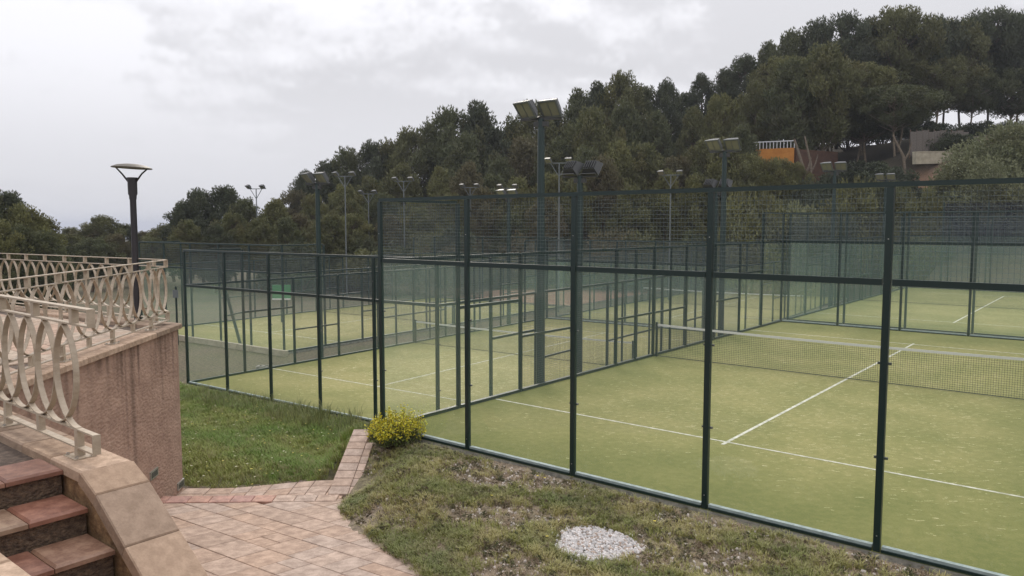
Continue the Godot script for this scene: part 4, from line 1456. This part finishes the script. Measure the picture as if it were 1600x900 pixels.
	# right-hand parapet: flat at the top, then sloping down beside the steps
	var prof := [Vector2(5.14, 2.05), Vector2(5.36, 1.955), Vector2(5.73, 1.725), Vector2(6.10, 1.50), Vector2(6.47, 1.27), Vector2(6.84, 1.04), Vector2(7.21, 0.81), Vector2(7.58, 0.58)]
	var cw := MB.new()
	for i in prof.size() - 1:
		var p: Vector2 = prof[i]
		var q: Vector2 = prof[i + 1]
		for side in 2:
			var vv := -6.98 if side == 0 else -6.72
			var a := AW(p.x, vv, -1.2) + so
			var b := AW(q.x, vv, -1.2) + so
			var c := AW(q.x, vv, q.y - 0.07) + so
			var d := AW(p.x, vv, p.y - 0.07) + so
			if side == 0: cw.quad(a, b, c, d)
			else: cw.quad(b, a, d, c)
		var cp := MB.new()
		var along := AW(q.x, -6.84, q.y) - AW(p.x, -6.84, p.y)
		var nn := ev.cross(along).normalized()
		if nn.y < 0: nn = -nn
		var mid := (AW(q.x, -6.84, q.y) + AW(p.x, -6.84, p.y)) * 0.5
		lay("coping_stone", paver_mesh(snappedf(along.length() - 0.005, 0.001), 0.335, 0.085, 0.008), M.sandstone[[3, 2, 4, 1, 3, 2, 5][i]], mid - nn * 0.0425, along.normalized(), ev, st)
	cw.quad(AW(4.6, -6.98, -0.6) + so, AW(5.14, -6.98, -0.6) + so, AW(5.14, -6.98, 1.98) + so, AW(4.6, -6.98, 1.98) + so)
	put("parapet_wall", cw.mesh(), M.cheek, st)
	# parapet on the other side
	var pm := MB.new()
	pm.box(AW(6.5, -8.2, 0.55) + so, eu * 2.4, Vector3.UP * 1.75, -ev * 0.17)
	put("parapet_wall", pm.mesh(), M.cheek, st)
	for i in 8:
		lay("coping_stone", paver_mesh(0.594, 0.40, 0.08, 0.01), M.sandstone[(i * 2 + 1) % 6], AW(4.4 + 0.6 * i, -8.2, 2.342), eu, ev, st)
	# railings
	oval = oval_mesh(0.33, 0.185, 0.56, 0.37, 0.889, 0.038, 0.008)
	var hm := MB.new()
	var prev := Vector2.ZERO
	for i in 17:
		var an := lerpf(-PI * 0.5, asin((0.889 - 0.56) / 0.37), i / 16.0)
		var p := Vector2(cos(an) * 0.33, 0.56 + sin(an) * 0.37)
		if i > 0: hm.bar(Vector3(prev.x, prev.y, 0), Vector3(p.x, p.y, 0), 0.04, 0.009, Vector3(0, 0, 1).cross(Vector3(p.x - prev.x, p.y - prev.y, 0)))
		prev = p
	half_oval = hm.mesh()
	railing(AW(5.05, -6.86, top), AW(2.28, -6.86, top), "cream oval-patterned railing that ends at the top of the steps", 0.27)
	railing(Vector3(-4.98, top, -7.05), Vector3(-5.40, top, -12.0), "cream oval-patterned railing standing on the streaked stucco wall", 0.3)
	railing(Vector3(-5.46, top, -12.1), Vector3(-18.5, top, -20.25), "cream oval-patterned railing running behind the black terrace lamp", 0.3)
	# terrace lamp
	var lp := thing("terrace_lamp", "black terrace lamp post with a flat dish shade on two arms", "street lamp", Vector3(-6.10, 1.99, -12.45))
	var pb := MB.new()
	pb.tube([Vector3(0, 0, 0), Vector3(0, 1.2, 0), Vector3(0, 2.08, 0)], [0.052, 0.050, 0.048], 14)
	put("pole", pb.mesh(), M.black, lp)
	var bp := MB.new()
	bp.tube([Vector3(0, 0.001, 0), Vector3(0, 0.02, 0), Vector3(0, 0.05, 0)], [0.15, 0.15, 0.08], 18)
	put("base_flange", bp.mesh(), M.black, lp)
	var cb := MB.new()
	cb.tube([Vector3(0, 2.02, 0), Vector3(0, 2.09, 0), Vector3(0, 2.10, 0), Vector3(0, 2.34, 0), Vector3(0, 2.345, 0), Vector3(0, 2.37, 0)], [0.054, 0.058, 0.070, 0.072, 0.080, 0.080], 16)
	put("collar", cb.mesh(), M.black, lp)
	for s in [-1.0, 1.0]:
		var ab := MB.new()
		ab.tube([Vector3(0.06 * s, 2.30, 0), Vector3(0.16 * s, 2.43, 0), Vector3(0.265 * s, 2.53 - 0.012 * s, 0)], [0.016, 0.013, 0.011], 7)
		put("arm", ab.mesh(), M.black, lp)
	var dm := MB.new()
	for i in 28:
		var a0 := TAU * i / 28.0
		var a1 := TAU * (i + 1) / 28.0
		var prv := [Vector2(0.30, 2.515), Vector2(0.302, 2.53), Vector2(0.22, 2.565), Vector2(0.10, 2.585), Vector2(0.0, 2.59)]
		for j in 4:
			var p: Vector2 = prv[j]
			var q: Vector2 = prv[j + 1]
			var tilt := -0.045
			var g := func(r2: Vector2, an: float) -> Vector3: return Vector3(cos(an) * r2.x, r2.y + cos(an) * r2.x * tilt, sin(an) * r2.x)
			dm.quad(g.call(p, a1), g.call(p, a0), g.call(q, a0), g.call(q, a1))
		var g2 := func(r2: float, an: float) -> Vector3: return Vector3(cos(an) * r2, 2.515 - cos(an) * r2 * 0.045, sin(an) * r2)
		dm.tri(Vector3(0, 2.515, 0), g2.call(0.30, a0), g2.call(0.30, a1))
	put("dish_shade", dm.mesh(), M.shade_top, lp)
var light_grille: ArrayMesh
var tread_mesh: ArrayMesh

# ---------------------------------------------------------------- things among the further courts
func build_far_things() -> void:
	var grp := "green floodlight masts beside the padel courts"
	var fa := -(AW(0, 1) - AW(0, 0))
	var toward := (fa + Vector3.DOWN * 0.8 - (AW(1, 0) - AW(0, 0)) * 0.05).normalized()
	var away := (AW(0, 1) - AW(0, 0) + Vector3.DOWN * 0.9).normalized()
	var eu := AW(1, 0) - AW(0, 0)
	var ac := Vector3(0.94, 0, 0.34)
	flood_mast(AW(-0.42, 5.2, -0.3), 6.3, ac, [toward, toward], "tall green floodlight mast with two lamps beside the near glass court", grp, false, 1.12)
	flood_mast(AW(-0.42, 15.2, -0.3), 6.3, ac, [toward, toward], "tall green floodlight mast beyond the net of the near court", grp, false, 1.12)
	flood_mast(BW(-0.3, 5.4, LB - 0.2), 6.45, ac, [toward, toward], "green floodlight mast with two lamps beside the lower court", grp, false, 1.1)
	flood_mast(BW(10.75, 5.0, LB - 0.2), 6.3, ac, [away, away], "green floodlight mast in the gap between the near and the lower court", grp, false, 1.1)
	flood_mast(BW(10.75, 15.0, LB - 0.2), 6.3, ac, [away, away], "green floodlight mast deeper in the gap between the two front courts", grp, false, 1.1)
	flood_mast(BW(-0.4, 17.2, LB - 0.2), 6.3, ac, [toward, toward], "green floodlight mast at the far end of the lower court", grp, false, 1.1)
	flood_mast(AW(-0.42, 27.0, -0.3), 6.3, ac, [toward, toward], "green floodlight mast beside the court behind the near one", grp, false, 1.1)
	flood_mast(AW(-0.42, 36.0, -0.3), 6.3, ac, [toward, toward], "green floodlight mast at the far end of the court behind the near one", grp, false, 1.0)
	# slim galvanised masts of the courts further back
	for q in [[403, 293, 58.0], [541, 273, 50.0], [632, 281, 54.0], [577, 301, 62.0], [735, 291, 60.0], [873, 252, 43.0], [1046, 271, 49.0], [794, 292, 58.0]]:
		var z: float = q[2]
		var x := at_pixel(q[0], z)
		var g := ground_y(x, -z)
		var top := row_height(q[1], z)
		flood_mast(Vector3(x, g - 0.1, -z), top - g, Vector3(0.98, 0, 0.2), [Vector3(-0.35, -0.9, 0.6).normalized(), Vector3(-0.35, -0.9, 0.6).normalized()], "slim grey floodlight mast with strutted cross arm before the wood", "slim grey floodlight masts", true, 0.92)
	# the third court: kerb, bare posts, a green board and a leaning ladder
	var kb := thing("court_kerb", "weathered white concrete kerb before the third court", "kerb", BW(-6.0, 5.1, -1.3))
	for i in 10:
		bar_part("kerb_block", BW(-11.8 + i * 1.0, 5.1, -1.18), BW(-10.83 + i * 1.0, 5.1, -1.18), 0.14, 0.26, M.white_wall, kb)
	var sg := thing("green_board", "green information board on a post inside the third court", "sign", BW(-9.9, 11.2, -1.25))
	var sp := sg.position
	bar_part("post", sp, sp + Vector3.UP * 1.5, 0.14, 0.14, M.green_far, sg)
	bar_part("board", sp + Vector3(-0.45, 1.55, 0.08), sp + Vector3(0.45, 1.55, 0.08), 0.05, 0.72, M.board_green, sg)
	bar_part("board_lip", sp + Vector3(-0.45, 1.21, 0.13), sp + Vector3(0.45, 1.21, 0.13), 0.08, 0.07, M.white_paint, sg)
	var wp := thing("white_notice", "white notice sheet fixed to a fence post beyond the terrace corner", "sign", Vector3(-13.6, -1.27, -31.0))
	bar_part("post", wp.position, wp.position + Vector3.UP * 2.4, 0.06, 0.06, M.green_far, wp)
	bar_part("sheet", wp.position + Vector3(-0.11, 2.1, 0.05), wp.position + Vector3(0.11, 2.1, 0.05), 0.012, 0.33, M.galv, wp)
	var ld := thing("leaning_post", "dark green pole leaning against the fence of the third court", "post", BW(-5.35, 5.6, -1.25))
	bar_part("pole", ld.position, ld.position + Vector3(-0.75, 3.3, 0.1), 0.10, 0.10, M.green_far, ld)
	bar_part("bracket", ld.position + Vector3(-0.42, 1.25, 0.1), ld.position + Vector3(0.25, 1.4, 0.1), 0.25, 0.05, M.green_far, ld)
	# concrete blocks left lying beside the lower court
	var blk := MB.new()
	for s in [[Vector3(0, 0.03, 0), Vector3(0.2, 0.035, 0.03)], [Vector3(0, 0.03, 0.26), Vector3(0.2, 0.035, 0.03)], [Vector3(-0.17, 0.03, 0.13), Vector3(0.03, 0.033, 0.1)], [Vector3(0.0, 0.03, 0.13), Vector3(0.03, 0.033, 0.1)]]:
		blk.box(s[0], Vector3(s[1].x, 0, 0), Vector3(0, s[1].y, 0), Vector3(0, 0, s[1].z))
	for i in 2:
		var cbk := put("concrete_block", blk.mesh(), M.concrete, self)
		cbk.position = BW(-0.75 + 0.5 * i, 3.3 + 0.15 * i, -1.26)
		tag(cbk, "hollow concrete block lying on the bare earth beside the lower court", "block", "concrete blocks beside the lower court")
	# windbreak cloth behind the further court
	var wb := thing("windbreak_net", "dark blue windbreak net hung behind the furthest glass court", "net", AW(1.5, 41.2))
	for i in 7:
		bar_part("windbreak_post", AW(1.5 + i * 2.2, 41.2, -0.2), AW(1.5 + i * 2.2, 41.2, 4.9), 0.06, 0.06, M.green_far, wb)
	for i in 6:
		var c := put("cloth", pane_mesh, M.windbreak, wb)
		c.transform = Transform3D(Basis(eu * 2.14, Vector3.UP * 2.9, eu.cross(Vector3.UP)), AW(1.53 + i * 2.2, 41.2, 1.95) - wb.position)
	# boundary fence along the foot of the wood
	var bf := thing("boundary_fence", "low dark wire boundary fence along the foot of the wood", "fence", BW(-16, 46, -1.3))
	var k := 22
	for i in k:
		var p := BW(-16.0 + i * 2.4, 46.0, 0)
		p.y = ground_y(p.x, p.z)
		bar_part("fence_post", p + Vector3.DOWN * 0.2, p + Vector3.UP * 2.6, 0.07, 0.07, M.green_far, bf)
		if i < k - 1:
			var q := BW(-16.0 + (i + 1) * 2.4, 46.0, 0)
			q.y = ground_y(q.x, q.z)
			bar_part("fence_rail", p + Vector3.UP * 2.6, q + Vector3.UP * 2.6, 0.04, 0.04, M.galv, bf)
			var mp := put("wire_mesh_panel", wire_panel(2.4, 2.5, 0.1, 0.1, 0.006), M.wire, bf)
			mp.transform = Transform3D(Basis((q - p) / 2.4, Vector3.UP, ((q - p).normalized()).cross(Vector3.UP)), p + Vector3.UP * 0.05 - bf.position)
			mp.set_meta("kind", "stuff")

func _ready() -> void:
	rng.seed = 20240
	# camera
	var cam := Camera3D.new()
	cam.name = "camera"
	cam.fov = 41.067
	cam.far = 60000.0
	cam.near = 0.05
	cam.position = Vector3(0, EYE, 0)
	cam.rotation = Vector3(-TILT, 0, 0)
	add_child(cam)
	cam.current = true
	# sky and exposure
	var we := WorldEnvironment.new()
	we.name = "world_environment"
	var env := Environment.new()
	env.background_mode = Environment.BG_SKY
	var sky := Sky.new()
	var sm := PanoramaSkyMaterial.new()
	sm.panorama = cloudy_sky()
	sky.sky_material = sm
	env.sky = sky
	env.tonemap_mode = Environment.TONE_MAPPER_LINEAR
	env.tonemap_exposure = 1.15
	env.fog_enabled = true
	env.fog_density = 0.00038
	env.fog_light_color = Color(0.86, 0.88, 0.93)
	env.sdfgi_enabled = true
	env.ssao_enabled = true
	env.ssil_enabled = true
	we.environment = env
	add_child(we)
	# the sun behind the cloud veil, ahead and to the left of the view axis
	var sun := DirectionalLight3D.new()
	sun.name = "sun"
	sun.light_energy = 0.5
	sun.light_color = Color(1.0, 0.96, 0.90)
	sun.light_angular_distance = 16.0
	sun.shadow_enabled = true
	add_child(sun)
	sun.look_at_from_position(Vector3(sin(-0.10) * cos(0.55), sin(0.55), -cos(-0.10) * cos(0.55)) * 10.0, Vector3.ZERO)

	lump.seed = 4
	lump.frequency = 0.09
	lump.fractal_octaves = 3
	var ub := MB.new()
	ub.box(Vector3.ZERO, Vector3(0.5, 0, 0), Vector3(0, 0.5, 0), Vector3(0, 0, 0.5))
	unit_box = ub.mesh()
	var pmb := MB.new()
	pmb.quad(Vector3(0, 0, 0), Vector3(1, 0, 0), Vector3(1, 1, 0), Vector3(0, 1, 0))
	pane_mesh = pmb.mesh()
	var tm := MB.new()
	tm.slab(Vector3.ZERO, Vector3(0.185, 0, 0), Vector3(0, 0.02, 0), Vector3(0, 0, 0.1640), 0.014)
	tread_mesh = tm.mesh()
	var lg := MB.new()
	for i in 4:
		lg.box(Vector3(0, -0.24 + 0.16 * i, 0.5), Vector3(0.40, 0, 0), Vector3(0, 0.05, 0), Vector3(0, 0, 0.06))
	light_grille = lg.mesh()
	make_materials()
	M.cheek = rocky(grain_texture(75, 0.02, Color(0.40, 0.30, 0.21), Color(0.66, 0.54, 0.39), 512, 5, 0.18, Color(0.28, 0.2, 0.14)), 0.9, 0.95, bump_texture(76, 0.06), 0.6)
	make_head_meshes()
	print("materials ", Time.get_ticks_msec())

	# large structure
	build_ground()
	var fa := func(u: float, v: float) -> Vector3: return AW(u, v, 0.0)
	var fc := func(u: float, v: float) -> Vector3: return AW(u, v + 20.35, 0.0)
	var fb := func(u: float, v: float) -> Vector3: return BW(u, v, LB)
	var fd := func(u: float, v: float) -> Vector3: return BW(u, v + 20.9, LB)
	var fe := func(u: float, v: float) -> Vector3: return BW(u - 12.3, v + 5.35, LB)
	var ff := func(u: float, v: float) -> Vector3: return BW(u - 12.3, v + 26.2, LB)
	court_floor(fa, CW, CL, "sandy green synthetic turf of the near glass court", M.turf)
	court_floor(fb, 10.0, 20.0, "pale sandy synthetic turf of the lower court past the yellow bush", M.turf_sandy)
	court_floor(fc, CW, CL, "sandy green turf of the court behind the near one", M.turf)
	court_floor(fd, 10.0, 20.0, "sandy turf of the court behind the lower one", M.turf_sandy)
	court_floor(fe, 10.0, 20.0, "sandy turf of the third court behind the white kerb", M.turf_sandy)
	court_floor(ff, 10.0, 20.0, "reddish clay court furthest back towards the grove", M.clay)
	cage(fa, CW, CL, "dark green glass and wire cage of the near court", true, 0.05, 0.0042)
	cage(fb, 10.0, 20.0, "dark green glass and wire cage of the lower court past the yellow bush", true, 0.05, 0.0042)
	cage(fc, CW, CL, "glass and wire cage standing directly behind the near court", false, 0.1, 0.006)
	cage(fd, 10.0, 20.0, "glass and wire cage standing directly behind the lower court", false, 0.1, 0.006)
	cage(fe, 10.0, 20.0, "glass and wire cage of the third court behind the white kerb", false, 0.1, 0.006)
	court_net(fa, CW, CL, "black net with a white band across the near court")
	court_net(fb, 10.0, 20.0, "black net with a white band across the lower court")
	court_net(fc, CW, CL, "black net across the court behind the near one")
	court_net(fd, 10.0, 20.0, "black net across the court behind the lower one")
	court_net(fe, 10.0, 20.0, "black net across the third court behind the white kerb")
	print("courts ", Time.get_ticks_msec())
	build_path()
	build_terrace()
	print("terrace ", Time.get_ticks_msec())
	build_wood()
	build_gardens()
	print("wood ", Time.get_ticks_msec())
	# objects
	build_far_things()
	build_bush()
	build_grass()
	print("done ", Time.get_ticks_msec())
